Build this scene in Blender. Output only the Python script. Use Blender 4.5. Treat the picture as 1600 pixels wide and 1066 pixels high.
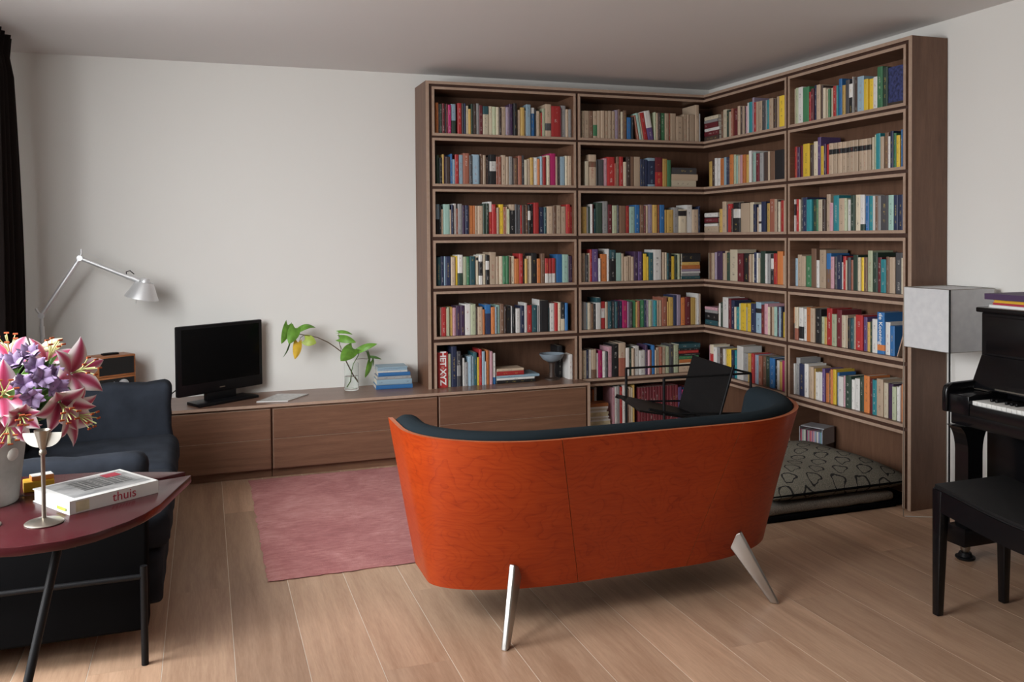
import bpy, bmesh, math, random
from mathutils import Vector, Matrix, Quaternion

for _o in list(bpy.data.objects):
    bpy.data.objects.remove(_o, do_unlink=True)
SC = bpy.context.scene
COL = SC.collection
R = math.radians
RND = random.Random(11)

# ------------------------------------------------------------------ camera
_y, _p, _r = R(19.328), R(-1.321), R(-0.444)
_F = Vector((math.sin(_y)*math.cos(_p), math.cos(_y)*math.cos(_p), math.sin(_p)))
_R0 = Vector((math.cos(_y), -math.sin(_y), 0)); _U0 = _R0.cross(_F)
_R1 = _R0*math.cos(_r) + _U0*math.sin(_r); _U1 = _U0*math.cos(_r) - _R0*math.sin(_r)
cam_d = bpy.data.cameras.new('camera'); cam = bpy.data.objects.new('camera', cam_d); COL.objects.link(cam)
cam.matrix_world = Matrix(((_R1.x, _U1.x, -_F.x, 0), (_R1.y, _U1.y, -_F.y, 0), (_R1.z, _U1.z, -_F.z, 1.408), (0, 0, 0, 1)))
cam_d.sensor_width = 36; cam_d.sensor_fit = 'HORIZONTAL'; cam_d.lens = 1370.733*36/1600
cam_d.shift_y = -(533-401.448)/1600; cam_d.clip_start = .05; cam_d.clip_end = 200
SC.camera = cam

# ------------------------------------------------------------------ world and light
W = bpy.data.worlds.new('overcast'); SC.world = W; W.use_nodes = True
_bg = W.node_tree.nodes['Background']; _bg.inputs[0].default_value = (.95, .98, 1.0, 1); _bg.inputs[1].default_value = 1.7
_tc = W.node_tree.nodes.new('ShaderNodeTexCoord'); _sx = W.node_tree.nodes.new('ShaderNodeSeparateXYZ'); _cr = W.node_tree.nodes.new('ShaderNodeValToRGB')
W.node_tree.links.new(_tc.outputs['Generated'], _sx.inputs[0]); W.node_tree.links.new(_sx.outputs[2], _cr.inputs[0]); W.node_tree.links.new(_cr.outputs[0], _bg.inputs[0])
_cr.color_ramp.elements[0].position = .0; _cr.color_ramp.elements[0].color = (.34, .33, .30, 1); _cr.color_ramp.elements[1].position = .03; _cr.color_ramp.elements[1].color = (.95, .98, 1.0, 1)
def area(name, loc, rot, sx, sy, power, col=(1, 1, 1)):
    l = bpy.data.lights.new(name, 'AREA'); l.shape = 'RECTANGLE'; l.size = sx; l.size_y = sy; l.energy = power; l.color = col
    o = bpy.data.objects.new(name, l); COL.objects.link(o); o.location = loc; o.rotation_euler = rot
    return o
# soft daylight falling in through the big window of the left wall
area('daylight_left', (-2.05, 2.62, 1.95), (0, R(-49), R(38)), 2.5, 2.9, 375, (.97, .985, 1.0))
vs = SC.view_settings; vs.view_transform = 'Standard'; vs.look = 'None'; vs.gamma = 1; vs.use_curve_mapping = False
vs.exposure = 0.0

# ------------------------------------------------------------------ materials
MAT = {}
def _new(name):
    m = bpy.data.materials.new(name); m.use_nodes = True; nt = m.node_tree
    MAT[name] = m
    return m, nt, nt.nodes['Principled BSDF']
def N(nt, t, **kw):
    n = nt.nodes.new(t)
    for k, v in kw.items():
        if k in n.inputs: n.inputs[k].default_value = v
        else: setattr(n, k, v)
    return n
def c4(c): return (c[0], c[1], c[2], 1)
def ramp(nt, fac, stops):
    r = nt.nodes.new('ShaderNodeValToRGB'); e = r.color_ramp.elements
    while len(e) < len(stops): e.new(.5)
    for i, (p, c) in enumerate(stops): e[i].position = p; e[i].color = c4(c)
    nt.links.new(fac, r.inputs[0]); return r.outputs[0]
def bump(nt, b, h, strength=.2, dist=.01):
    bp = N(nt, 'ShaderNodeBump'); bp.inputs['Strength'].default_value = strength; bp.inputs['Distance'].default_value = dist
    nt.links.new(h, bp.inputs['Height']); nt.links.new(bp.outputs[0], b.inputs['Normal'])
def coords(nt, scale=(1, 1, 1), kind='Object', rot=(0, 0, 0)):
    t = nt.nodes.new('ShaderNodeTexCoord'); mp = nt.nodes.new('ShaderNodeMapping')
    mp.inputs['Scale'].default_value = scale; mp.inputs['Rotation'].default_value = rot
    nt.links.new(t.outputs[kind], mp.inputs[0]); return mp.outputs[0]
def plain(name, col, rough=.5, metal=0, var=.0, vscale=6, bmp=0, bscale=200, coat=0, spec=None, sheen=0):
    m, nt, b = _new(name)
    b.inputs['Base Color'].default_value = c4(col); b.inputs['Roughness'].default_value = rough; b.inputs['Metallic'].default_value = metal
    if coat: b.inputs['Coat Weight'].default_value = coat; b.inputs['Coat Roughness'].default_value = .08
    if spec is not None: b.inputs['Specular IOR Level'].default_value = spec
    if sheen: b.inputs['Sheen Weight'].default_value = sheen
    if var:
        n = N(nt, 'ShaderNodeTexNoise', Scale=vscale, Detail=5.0); nt.links.new(coords(nt), n.inputs['Vector'])
        nt.links.new(ramp(nt, n.outputs[0], [(.3, [x*(1-var) for x in col]), (.7, [min(1, x*(1+var)) for x in col])]), b.inputs['Base Color'])
    if bmp:
        n2 = N(nt, 'ShaderNodeTexNoise', Scale=bscale, Detail=3.0); nt.links.new(coords(nt), n2.inputs['Vector'])
        bump(nt, b, n2.outputs[0], bmp, .004)
    return m
def wood(name, dark, light, scale=(1, 1, 1), rough=.45, kind='Object', nscale=1.0, ring=0, coat=0, bmp=.08, tint=0):
    m, nt, b = _new(name); b.inputs['Roughness'].default_value = rough
    if coat: b.inputs['Coat Weight'].default_value = coat; b.inputs['Coat Roughness'].default_value = .12
    v = coords(nt, scale, kind)
    if tint:
        oi = nt.nodes.new('ShaderNodeObjectInfo'); ad = N(nt, 'ShaderNodeVectorMath', operation='ADD')
        mu = N(nt, 'ShaderNodeMath', operation='MULTIPLY'); mu.inputs[1].default_value = 37.0
        nt.links.new(oi.outputs['Random'], mu.inputs[0]); nt.links.new(v, ad.inputs[0]); nt.links.new(mu.outputs[0], ad.inputs[1]); v = ad.outputs[0]
    n1 = N(nt, 'ShaderNodeTexNoise', Scale=nscale, Detail=7.0, Roughness=.62, Distortion=.6); nt.links.new(v, n1.inputs['Vector'])
    n2 = N(nt, 'ShaderNodeTexNoise', Scale=nscale*9, Detail=4.0, Roughness=.7); nt.links.new(v, n2.inputs['Vector'])
    f = N(nt, 'ShaderNodeMix'); f.inputs[0].default_value = .35; nt.links.new(n1.outputs[0], f.inputs[2]); nt.links.new(n2.outputs[0], f.inputs[3]); fac = f.outputs[0]
    if ring:
        wv = N(nt, 'ShaderNodeTexWave', Scale=ring, Distortion=9.0, Detail=3.0); wv.inputs['Detail Scale'].default_value = .7; wv.bands_direction = 'Z' if kind == 'Object' else 'Y'
        nt.links.new(v, wv.inputs['Vector'])
        g = N(nt, 'ShaderNodeMix'); g.inputs[0].default_value = .4; nt.links.new(fac, g.inputs[2]); nt.links.new(wv.outputs['Fac'], g.inputs[3]); fac = g.outputs[0]
    col = ramp(nt, fac, [(.28, dark), (.72, light)])
    if tint:
        hs = nt.nodes.new('ShaderNodeHueSaturation'); mr = N(nt, 'ShaderNodeMapRange'); mr.inputs[3].default_value = 1-tint; mr.inputs[4].default_value = 1+tint
        nt.links.new(oi.outputs['Random'], mr.inputs[0]); nt.links.new(mr.outputs[0], hs.inputs['Value']); nt.links.new(col, hs.inputs['Color']); col = hs.outputs[0]
    nt.links.new(col, b.inputs['Base Color'])
    if bmp: bump(nt, b, n2.outputs[0], bmp, .002)
    return m
plain('wall_paint', (.80, .79, .755), .92, bmp=.12, bscale=350)
plain('ceiling_paint', (.80, .785, .775), .95, bmp=.08, bscale=300)
WD, WL = (.100, .047, .027), (.205, .106, .064)
wood('walnut_vertical', WD, WL, (9, 9, .9), ring=0, nscale=2.2)
wood('walnut_horizontal', (.115, .054, .031), (.235, .122, .073), (1.1, 9, 22), nscale=2.0, rough=.42)
wood('walnut_top', (.15, .078, .052), (.27, .155, .108), (.9, 10, 10), nscale=2.0, rough=.32)
wood('walnut_dark', (.045, .02, .013), (.085, .04, .027), (9, 9, 1), nscale=2.0)
wood('edge_wood', (.36, .245, .175), (.46, .33, .25), (30, 30, 30), nscale=1, rough=.5)
wood('oak_plank', (.345, .200, .122), (.63, .425, .288), (8, .6, 8), nscale=2.2, rough=.40, tint=.16)
plain('joint_glint', (.80, .74, .64), .8)  # pale bed colour paints in the light caught along the plank bevels
plain('veneer_edge', (.46, .13, .05), .4)
plain('teal_wool', (.014, .021, .026), 1.0, bmp=.5, bscale=600, spec=.12)
plain('navy_cotton', (.0165, .0195, .026), 1.0, var=.3, vscale=9, bmp=.35, bscale=25, spec=.12)
plain('black_steel', (.008, .008, .009), .5, spec=.18)
plain('black_leather', (.007, .007, .0075), .42, bmp=.3, bscale=300, spec=.3)
plain('piano_black', (.005, .005, .006), .2, spec=.35)
plain('ivory_key', (.78, .78, .75), .25)
plain('brushed_steel', (.50, .49, .47), .36, 1, bmp=.05, bscale=90)
plain('aluminium', (.78, .79, .80), .42, .55)
plain('pewter', (.34, .31, .265), .38, 1)
plain('tv_black', (.005, .005, .006), .4, spec=.25)
plain('tv_screen', (.003, .0033, .0036), .2, spec=.2)
plain('table_red', (.058, .010, .013), .26, coat=.06, spec=.35)
plain('table_edge', (.12, .026, .026), .35)
plain('white_paper', (.80, .80, .78), .6)
plain('page_paper', (.66, .61, .51), .9, var=.08, vscale=60)
plain('print_red', (.45, .03, .06), .6)
plain('print_white', (.85, .84, .82), .6)
plain('yellow_card', (.75, .45, .03), .5)
plain('orange_card', (.75, .28, .06), .5)
plain('pot_glaze', (.43, .44, .41), .7, var=.22, vscale=16)
plain('shell_white', (.62, .60, .54), .5)
plain('curtain_cloth', (.017, .013, .012), 1.0, bmp=.3, bscale=300, spec=.1)
plain('cherry_wood', (.40, .15, .055), .4, var=.2, vscale=12)
plain('grille_black', (.012, .011, .010), .8)
plain('stem_green', (.10, .20, .04), .5)
plain('stem_brown', (.11, .075, .035), .6)
plain('leaf_green', (.13, .30, .035), .45, var=.3, vscale=25)
plain('leaf_dark', (.06, .15, .025), .45, var=.3, vscale=25)
plain('leaf_lime', (.34, .44, .06), .5, var=.2, vscale=25)
plain('leaf_yellow', (.80, .52, .05), .5, var=.15, vscale=25)
plain('anther', (.36, .07, .015), .8)
plain('filament', (.56, .60, .26), .6)
plain('lavender', (.25, .175, .31), .7, var=.5, vscale=35)
plain('bud_cream', (.66, .60, .40), .6, var=.2, vscale=30)
plain('bowl_glaze', (.26, .32, .37), .5)
plain('dark_wood', (.05, .032, .024), .5)
plain('cd_plastic', (.42, .43, .45), .35)
plain('cord_white', (.7, .68, .64), .5)
plain('cord_black', (.01, .01, .01), .5)
plain('mat_black', (.0045, .0045, .005), 1.0, spec=.04)
plain('tweed', (.19, .165, .135), .98, var=.55, vscale=240, bmp=.6, bscale=260)
plain('blue_print', (.035, .045, .14), .5, var=.6, vscale=70)
plain('window_frame_white', (.75, .75, .74), .4)

def mk_veneer():
    m, nt, b = _new('orange_veneer'); b.inputs['Roughness'].default_value = .42; b.inputs['Specular IOR Level'].default_value = .3; b.inputs['Coat Weight'].default_value = .12; b.inputs['Coat Roughness'].default_value = .12
    v = coords(nt, (1, 1, 1), 'UV')
    wp = N(nt, 'ShaderNodeTexNoise', Scale=3.2, Detail=2.0); nt.links.new(coords(nt, (1, 1.6, 1), 'UV'), wp.inputs['Vector'])
    sep = nt.nodes.new('ShaderNodeSeparateXYZ'); nt.links.new(v, sep.inputs[0])
    a = N(nt, 'ShaderNodeMath', operation='MULTIPLY'); a.inputs[1].default_value = 16.0; nt.links.new(sep.outputs[1], a.inputs[0])
    c = N(nt, 'ShaderNodeMath', operation='MULTIPLY_ADD'); c.inputs[1].default_value = 20.0; nt.links.new(wp.outputs[0], c.inputs[0]); nt.links.new(a.outputs[0], c.inputs[2])
    s = N(nt, 'ShaderNodeMath', operation='FRACT'); nt.links.new(c.outputs[0], s.inputs[0])
    line = ramp(nt, s.outputs[0], [(.0, (0, 0, 0)), (.10, (.55, .55, .55)), (.35, (1, 1, 1)), (.92, (.9, .9, .9))])
    fine = N(nt, 'ShaderNodeTexNoise', Scale=1.0, Detail=6.0, Roughness=.7); nt.links.new(coords(nt, (9, 120, 1), 'UV'), fine.inputs['Vector'])
    big = N(nt, 'ShaderNodeTexNoise', Scale=4.0, Detail=3.0); nt.links.new(coords(nt, (1, 2.5, 1), 'UV'), big.inputs['Vector'])
    m1 = N(nt, 'ShaderNodeMix'); m1.inputs[0].default_value = .22; nt.links.new(fine.outputs[0], m1.inputs[2]); nt.links.new(line, m1.inputs[3])
    m2 = N(nt, 'ShaderNodeMix'); m2.inputs[0].default_value = .25; nt.links.new(m1.outputs[0], m2.inputs[2]); nt.links.new(big.outputs[0], m2.inputs[3])
    nt.links.new(ramp(nt, m2.outputs[0], [(.30, (.225, .018, .0025)), (.52, (.36, .038, .004)), (.75, (.45, .062, .007))]), b.inputs['Base Color'])
mk_veneer()
def mk_rug():
    m, nt, b = _new('rug_pile'); b.inputs['Roughness'].default_value = 1.0; b.inputs['Sheen Weight'].default_value = .08
    v = coords(nt, (1, 1, 1)); n1 = N(nt, 'ShaderNodeTexNoise', Scale=3.2, Detail=8.0, Roughness=.68, Distortion=.8); nt.links.new(v, n1.inputs['Vector'])
    v2 = coords(nt, (9, 34, 9)); n2 = N(nt, 'ShaderNodeTexNoise', Scale=1.6, Detail=5.0, Roughness=.7, Distortion=.5); nt.links.new(v2, n2.inputs['Vector'])
    f = N(nt, 'ShaderNodeMix'); f.inputs[0].default_value = .45; nt.links.new(n1.outputs[0], f.inputs[2]); nt.links.new(n2.outputs[0], f.inputs[3])
    nt.links.new(ramp(nt, f.outputs[0], [(.32, (.33, .092, .095)), (.46, (.47, .165, .16)), (.56, (.57, .235, .22)), (.70, (.70, .37, .355))]), b.inputs['Base Color'])
    n3 = N(nt, 'ShaderNodeTexNoise', Scale=420.0, Detail=2.0); nt.links.new(v, n3.inputs['Vector']); bump(nt, b, n3.outputs[0], .8, .006)
mk_rug()
def mk_hearts():
    # woven cloth with rows of black outlined leaf shapes
    m, nt, b = _new('leaf_weave'); b.inputs['Roughness'].default_value = .98
    def M(op, x, y=None, z=None):
        n = N(nt, 'ShaderNodeMath', operation=op)
        for k, q in enumerate((x, y, z)):
            if q is None: continue
            if isinstance(q, (int, float)): n.inputs[k].default_value = q
            else: nt.links.new(q, n.inputs[k])
        return n.outputs[0]
    v = coords(nt, (8.2, 10.4, 0), rot=(0, 0, R(-52)))
    nz = N(nt, 'ShaderNodeTexNoise', Scale=2.6, Detail=2.0); nt.links.new(v, nz.inputs['Vector'])
    sp = nt.nodes.new('ShaderNodeSeparateXYZ'); nt.links.new(v, sp.inputs[0])
    w = M('MULTIPLY', M('SUBTRACT', nz.outputs[0], .5), .28)
    X = M('ADD', sp.outputs[0], w); Y = M('ADD', sp.outputs[1], w)
    row = M('FLOOR', Y); xs = M('ADD', X, M('MULTIPLY', row, .47))
    x = M('SUBTRACT', M('FRACT', xs), .5); y = M('SUBTRACT', M('FRACT', Y), .5)
    wid = M('MULTIPLY_ADD', x, .42, .31)                      # wider towards one end, pointed at the other
    q = M('ADD', M('POWER', M('ABSOLUTE', M('DIVIDE', y, wid)), 2.0), M('POWER', M('ABSOLUTE', M('DIVIDE', x, .43)), 2.0))
    msk = ramp(nt, q, [(.60, (0, 0, 0)), (.66, (1, 1, 1)), (.94, (1, 1, 1)), (1.0, (0, 0, 0))])
    fine = N(nt, 'ShaderNodeTexNoise', Scale=260.0, Detail=2.0); nt.links.new(coords(nt), fine.inputs['Vector'])
    base = ramp(nt, fine.outputs[0], [(.35, (.10, .094, .070)), (.65, (.23, .21, .165))])
    mc = N(nt, 'ShaderNodeMix', data_type='RGBA'); nt.links.new(msk, mc.inputs[0]); nt.links.new(base, mc.inputs[6]); mc.inputs[7].default_value = (.012, .011, .010, 1)
    nt.links.new(mc.outputs[2], b.inputs['Base Color']); bump(nt, b, fine.outputs[0], .6, .003)
mk_hearts()
def mk_petal():
    m, nt, b = _new('lily_petal'); b.inputs['Roughness'].default_value = .5; b.inputs['Sheen Weight'].default_value = .2
    uv = nt.nodes.new('ShaderNodeUVMap'); sp = nt.nodes.new('ShaderNodeSeparateXYZ'); nt.links.new(uv.outputs[0], sp.inputs[0])
    s = N(nt, 'ShaderNodeMath', operation='SUBTRACT'); s.inputs[1].default_value = .5; nt.links.new(sp.outputs[0], s.inputs[0])
    a = N(nt, 'ShaderNodeMath', operation='ABSOLUTE'); nt.links.new(s.outputs[0], a.inputs[0])
    nt.links.new(ramp(nt, a.outputs[0], [(.0, (.36, .015, .075)), (.10, (.44, .045, .13)), (.20, (.52, .17, .27)), (.29, (.66, .48, .53)), (.38, (.72, .64, .64))]), b.inputs['Base Color'])
mk_petal()
def mk_book():
    m, nt, b = _new('book_cover'); b.inputs['Roughness'].default_value = .5
    at = N(nt, 'ShaderNodeAttribute', attribute_name='Col'); tx = N(nt, 'ShaderNodeAttribute', attribute_name='Txt')
    uv = nt.nodes.new('ShaderNodeUVMap'); sp = nt.nodes.new('ShaderNodeSeparateXYZ'); nt.links.new(uv.outputs[0], sp.inputs[0])
    cb = nt.nodes.new('ShaderNodeCombineXYZ')
    m1 = N(nt, 'ShaderNodeMath', operation='MULTIPLY'); m1.inputs[1].default_value = 5.0; nt.links.new(sp.outputs[0], m1.inputs[0])
    m2 = N(nt, 'ShaderNodeMath', operation='MULTIPLY'); m2.inputs[1].default_value = 75.0; nt.links.new(sp.outputs[1], m2.inputs[0])
    m3 = N(nt, 'ShaderNodeMath', operation='MULTIPLY'); m3.inputs[1].default_value = 91.0; nt.links.new(tx.outputs['Alpha'], m3.inputs[0])
    nt.links.new(m1.outputs[0], cb.inputs[0]); nt.links.new(m2.outputs[0], cb.inputs[1]); nt.links.new(m3.outputs[0], cb.inputs[2])
    n = N(nt, 'ShaderNodeTexNoise', Scale=1.0, Detail=2.0); nt.links.new(cb.outputs[0], n.inputs['Vector'])
    g = N(nt, 'ShaderNodeMath', operation='GREATER_THAN'); g.inputs[1].default_value = .53; nt.links.new(n.outputs[0], g.inputs[0])
    def band(o, lo, hi):
        a = N(nt, 'ShaderNodeMath', operation='GREATER_THAN'); a.inputs[1].default_value = lo; nt.links.new(o, a.inputs[0])
        c = N(nt, 'ShaderNodeMath', operation='LESS_THAN'); c.inputs[1].default_value = hi; nt.links.new(o, c.inputs[0])
        d = N(nt, 'ShaderNodeMath', operation='MULTIPLY'); nt.links.new(a.outputs[0], d.inputs[0]); nt.links.new(c.outputs[0], d.inputs[1]); return d.outputs[0]
    big = N(nt, 'ShaderNodeTexNoise', Scale=.085, Detail=0.0); nt.links.new(cb.outputs[0], big.inputs['Vector'])
    gb = N(nt, 'ShaderNodeMath', operation='GREATER_THAN'); gb.inputs[1].default_value = .54; nt.links.new(big.outputs[0], gb.inputs[0])
    p = N(nt, 'ShaderNodeMath', operation='MULTIPLY'); nt.links.new(band(sp.outputs[0], .36, .64), p.inputs[0]); nt.links.new(band(sp.outputs[1], .08, .92), p.inputs[1])
    q = N(nt, 'ShaderNodeMath', operation='MULTIPLY'); nt.links.new(p.outputs[0], q.inputs[0]); nt.links.new(g.outputs[0], q.inputs[1])
    q1 = N(nt, 'ShaderNodeMath', operation='MULTIPLY'); nt.links.new(q.outputs[0], q1.inputs[0]); nt.links.new(gb.outputs[0], q1.inputs[1])
    q2 = N(nt, 'ShaderNodeMath', operation='MULTIPLY'); q2.inputs[1].default_value = .6; nt.links.new(q1.outputs[0], q2.inputs[0])
    mc = N(nt, 'ShaderNodeMix', data_type='RGBA'); nt.links.new(q2.outputs[0], mc.inputs[0]); nt.links.new(at.outputs['Color'], mc.inputs[6]); nt.links.new(tx.outputs['Color'], mc.inputs[7])
    nt.links.new(mc.outputs[2], b.inputs['Base Color'])
mk_book()
def mk_glass():
    m, nt, b = _new('vase_glass'); b.inputs['Transmission Weight'].default_value = 1; b.inputs['Roughness'].default_value = .02; b.inputs['IOR'].default_value = 1.15; b.inputs['Base Color'].default_value = (.96, .98, .97, 1)
    m, nt, b = _new('water'); b.inputs['Transmission Weight'].default_value = 1; b.inputs['Roughness'].default_value = .0; b.inputs['IOR'].default_value = 1.2; b.inputs['Base Color'].default_value = (.95, .97, .95, 1)
    m, nt, b = _new('window_glass')
    tr = nt.nodes.new('ShaderNodeBsdfTransparent'); gl = N(nt, 'ShaderNodeBsdfGlossy', Roughness=.02); mx = nt.nodes.new('ShaderNodeMixShader'); mx.inputs[0].default_value = .05
    nt.links.new(tr.outputs[0], mx.inputs[1]); nt.links.new(gl.outputs[0], mx.inputs[2]); nt.links.new(mx.outputs[0], nt.nodes['Material Output'].inputs[0])
mk_glass()
def mk_paper():
    m, nt, b = _new('paper_shade'); b.inputs['Roughness'].default_value = .85; b.inputs['Specular IOR Level'].default_value = .2
    n = N(nt, 'ShaderNodeTexNoise', Scale=28.0, Detail=5.0); nt.links.new(coords(nt), n.inputs['Vector'])
    c = ramp(nt, n.outputs[0], [(.3, (.80, .81, .83)), (.7, (.88, .89, .90))]); nt.links.new(c, b.inputs['Base Color']); bump(nt, b, n.outputs[0], .3, .004)
    tr = nt.nodes.new('ShaderNodeBsdfTranslucent'); nt.links.new(c, tr.inputs[0]); mx = nt.nodes.new('ShaderNodeMixShader'); mx.inputs[0].default_value = .30
    nt.links.new(b.outputs[0], mx.inputs[1]); nt.links.new(tr.outputs[0], mx.inputs[2]); nt.links.new(mx.outputs[0], nt.nodes['Material Output'].inputs[0])
mk_paper()
def mk_print():
    m, nt, b = _new('cover_photo'); b.inputs['Roughness'].default_value = .3
    n = N(nt, 'ShaderNodeTexNoise', Scale=2.2, Detail=4.0); nt.links.new(coords(nt, (1, 1.5, 1), 'UV'), n.inputs['Vector'])
    nt.links.new(ramp(nt, n.outputs[0], [(.35, (.16, .17, .18)), (.5, (.42, .43, .43)), (.65, (.52, .52, .52))]), b.inputs['Base Color'])
    m, nt, b = _new('facade_print'); b.inputs['Roughness'].default_value = .3
    br = N(nt, 'ShaderNodeTexBrick', Scale=1.6); br.offset = 0; br.inputs['Color1'].default_value = (.03, .035, .04, 1); br.inputs['Color2'].default_value = (.10, .11, .11, 1); br.inputs['Mortar'].default_value = (.40, .40, .39, 1); br.inputs['Mortar Size'].default_value = .03
    nt.links.new(coords(nt, (1.6, 1, 1), 'UV'), br.inputs['Vector']); nt.links.new(br.outputs[0], b.inputs['Base Color'])
    m, nt, b = _new('magazine_print'); b.inputs['Roughness'].default_value = .4
    v = coords(nt, (3, 26, 1), 'UV'); n = N(nt, 'ShaderNodeTexNoise', Scale=2.0, Detail=3.0); nt.links.new(v, n.inputs['Vector'])
    nt.links.new(ramp(nt, n.outputs[0], [(.38, (.36, .35, .34)), (.55, (.62, .61, .59)), (.7, (.66, .65, .62))]), b.inputs['Base Color'])
    m, nt, b = _new('cd_spines'); b.inputs['Roughness'].default_value = .3
    v = coords(nt, (1, 0, 0), 'UV'); w = N(nt, 'ShaderNodeTexWhiteNoise', noise_dimensions='1D'); s = nt.nodes.new('ShaderNodeSeparateXYZ'); nt.links.new(v, s.inputs[0])
    mu = N(nt, 'ShaderNodeMath', operation='MULTIPLY'); mu.inputs[1].default_value = 17; nt.links.new(s.outputs[0], mu.inputs[0]); fl = N(nt, 'ShaderNodeMath', operation='FLOOR'); nt.links.new(mu.outputs[0], fl.inputs[0]); nt.links.new(fl.outputs[0], w.inputs['W'])
    nt.links.new(ramp(nt, w.outputs[0], [(0, (.03, .03, .035)), (.25, (.6, .6, .6)), (.45, (.1, .2, .4)), (.6, (.5, .06, .1)), (.8, (.7, .68, .6)), (1, (.05, .25, .2))]), b.inputs['Base Color'])
mk_print()

# ------------------------------------------------------------------ mesh helpers
class MB:
    """collects vertices, faces and uvs in world (or local) coordinates"""
    def __init__(s): s.v = []; s.f = []; s.uv = {}
    def add(s, vs, fs, uvs=None):
        b = len(s.v); s.v += [tuple(p) for p in vs]
        for i, f in enumerate(fs):
            if uvs: s.uv[len(s.f)] = uvs[i]
            s.f.append(tuple(b+k for k in f))
        return s
    def box(s, x0, y0, z0, x1, y1, z1):
        x0, x1 = min(x0, x1), max(x0, x1); y0, y1 = min(y0, y1), max(y0, y1); z0, z1 = min(z0, z1), max(z0, z1)
        return s.add([(x0,y0,z0),(x1,y0,z0),(x1,y1,z0),(x0,y1,z0),(x0,y0,z1),(x1,y0,z1),(x1,y1,z1),(x0,y1,z1)],
                     [(0,3,2,1),(4,5,6,7),(0,1,5,4),(1,2,6,5),(2,3,7,6),(3,0,4,7)])
    def prism(s, poly, z0, z1):
        n = len(poly); a = sum(poly[i][0]*poly[(i+1) % n][1]-poly[(i+1) % n][0]*poly[i][1] for i in range(n))
        if a < 0: poly = poly[::-1]
        return s.add([(p[0], p[1], z0) for p in poly]+[(p[0], p[1], z1) for p in poly],
                     [tuple(range(n))[::-1], tuple(range(n, 2*n))]+[(i, (i+1) % n, n+(i+1) % n, n+i) for i in range(n)])
    def extr(s, poly, axis, a, b):
        """polygon in the other two axes, extruded along axis x or y"""
        m = MB().prism(poly, a, b)
        if axis == 'y': vs = [(p[0], p[2], p[1]) for p in m.v]
        else: vs = [(p[2], p[0], p[1]) for p in m.v]
        fs = [f[::-1] for f in m.f] if axis == 'y' else m.f
        return s.add(vs, fs)
    def tube(s, pts, r, n=10, r2=None):
        pts = [Vector(p) for p in pts]; k = len(pts); rs = [r+(0 if r2 is None else (r2-r)*i/(k-1)) for i in range(k)]
        t0 = (pts[1]-pts[0]).normalized(); up = Vector((0, 0, 1)) if abs(t0.z) < .9 else Vector((1, 0, 0))
        nx = t0.cross(up).normalized(); b = len(s.v); vs = []
        for i, p in enumerate(pts):
            t = (pts[min(i+1, k-1)]-pts[max(i-1, 0)]).normalized(); nx = (nx-t*nx.dot(t)).normalized(); ny = t.cross(nx)
            vs += [p+(nx*math.cos(2*math.pi*j/n)+ny*math.sin(2*math.pi*j/n))*rs[i] for j in range(n)]
        fs = [(i*n+j, i*n+(j+1) % n, (i+1)*n+(j+1) % n, (i+1)*n+j) for i in range(k-1) for j in range(n)]
        fs += [tuple(range(n))[::-1], tuple((k-1)*n+j for j in range(n))]
        return s.add(vs, fs)
    def lathe(s, prof, c=(0, 0, 0), n=24, a0=0, a1=2*math.pi, axis=None):
        k = len(prof); full = abs(a1-a0-2*math.pi) < 1e-6; m = n if full else n+1; vs = []
        q = Vector((0, 0, 1)).rotation_difference(Vector(axis)) if axis is not None else None
        for r, z in prof:
            for j in range(m):
                a = a0+(a1-a0)*j/n; p = Vector((r*math.cos(a), r*math.sin(a), z))
                if q: p = q @ p
                vs.append(p+Vector(c))
        fs = [(i*m+j, i*m+(j+1) % m, (i+1)*m+(j+1) % m, (i+1)*m+j) for i in range(k-1) for j in range(n if full else m-1)]
        return s.add(vs, fs)
    def grid(s, fn, nu, nv, uvf=None):
        vs = [fn(i/nu, j/nv) for j in range(nv+1) for i in range(nu+1)]; w = nu+1
        fs = [(j*w+i, j*w+i+1, (j+1)*w+i+1, (j+1)*w+i) for j in range(nv) for i in range(nu)]
        U = (lambda i, j: (i/nu, j/nv)) if uvf is None else (lambda i, j: uvf(i/nu, j/nv))
        uv = [[U(i, j), U(i+1, j), U(i+1, j+1), U(i, j+1)] for j in range(nv) for i in range(nu)]
        return s.add(vs, fs, uv)
    def rot(s, m):
        s.v = [tuple(m @ Vector(p)) for p in s.v]; return s
    def move(s, d):
        s.v = [(p[0]+d[0], p[1]+d[1], p[2]+d[2]) for p in s.v]; return s

BASE = {}
def root_loc(o):
    while o.parent: o = o.parent
    return Vector(BASE.get(o.name, (0, 0, 0)))
def meshdata(name, mb, mat, off=(0, 0, 0), smooth=None, bevel=0, seg=2, merge=False):
    me = bpy.data.meshes.new(name)
    me.from_pydata([(p[0]-off[0], p[1]-off[1], p[2]-off[2]) for p in mb.v], [], mb.f); me.update()
    if mb.uv:
        uvl = me.uv_layers.new(name='UVMap')
        for fi, u in mb.uv.items():
            for li, t in zip(me.polygons[fi].loop_indices, u): uvl.data[li].uv = t
    if bevel or merge:
        bm = bmesh.new(); bm.from_mesh(me)
        if merge: bmesh.ops.remove_doubles(bm, verts=bm.verts, dist=1e-5)
        if bevel:
            ed = [e for e in bm.edges if len(e.link_faces) == 2 and e.calc_face_angle(0) > R(35)]
            bmesh.ops.bevel(bm, geom=ed, offset=bevel, offset_type='OFFSET', segments=seg, profile=.5, affect='EDGES', clamp_overlap=True)
        bm.to_mesh(me); bm.free()
    if mat: me.materials.append(MAT[mat] if isinstance(mat, str) else mat)
    if smooth is not None or bevel:
        for p in me.polygons: p.use_smooth = True
        me.set_sharp_from_angle(angle=R(smooth if smooth is not None else 40))
    return me
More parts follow.
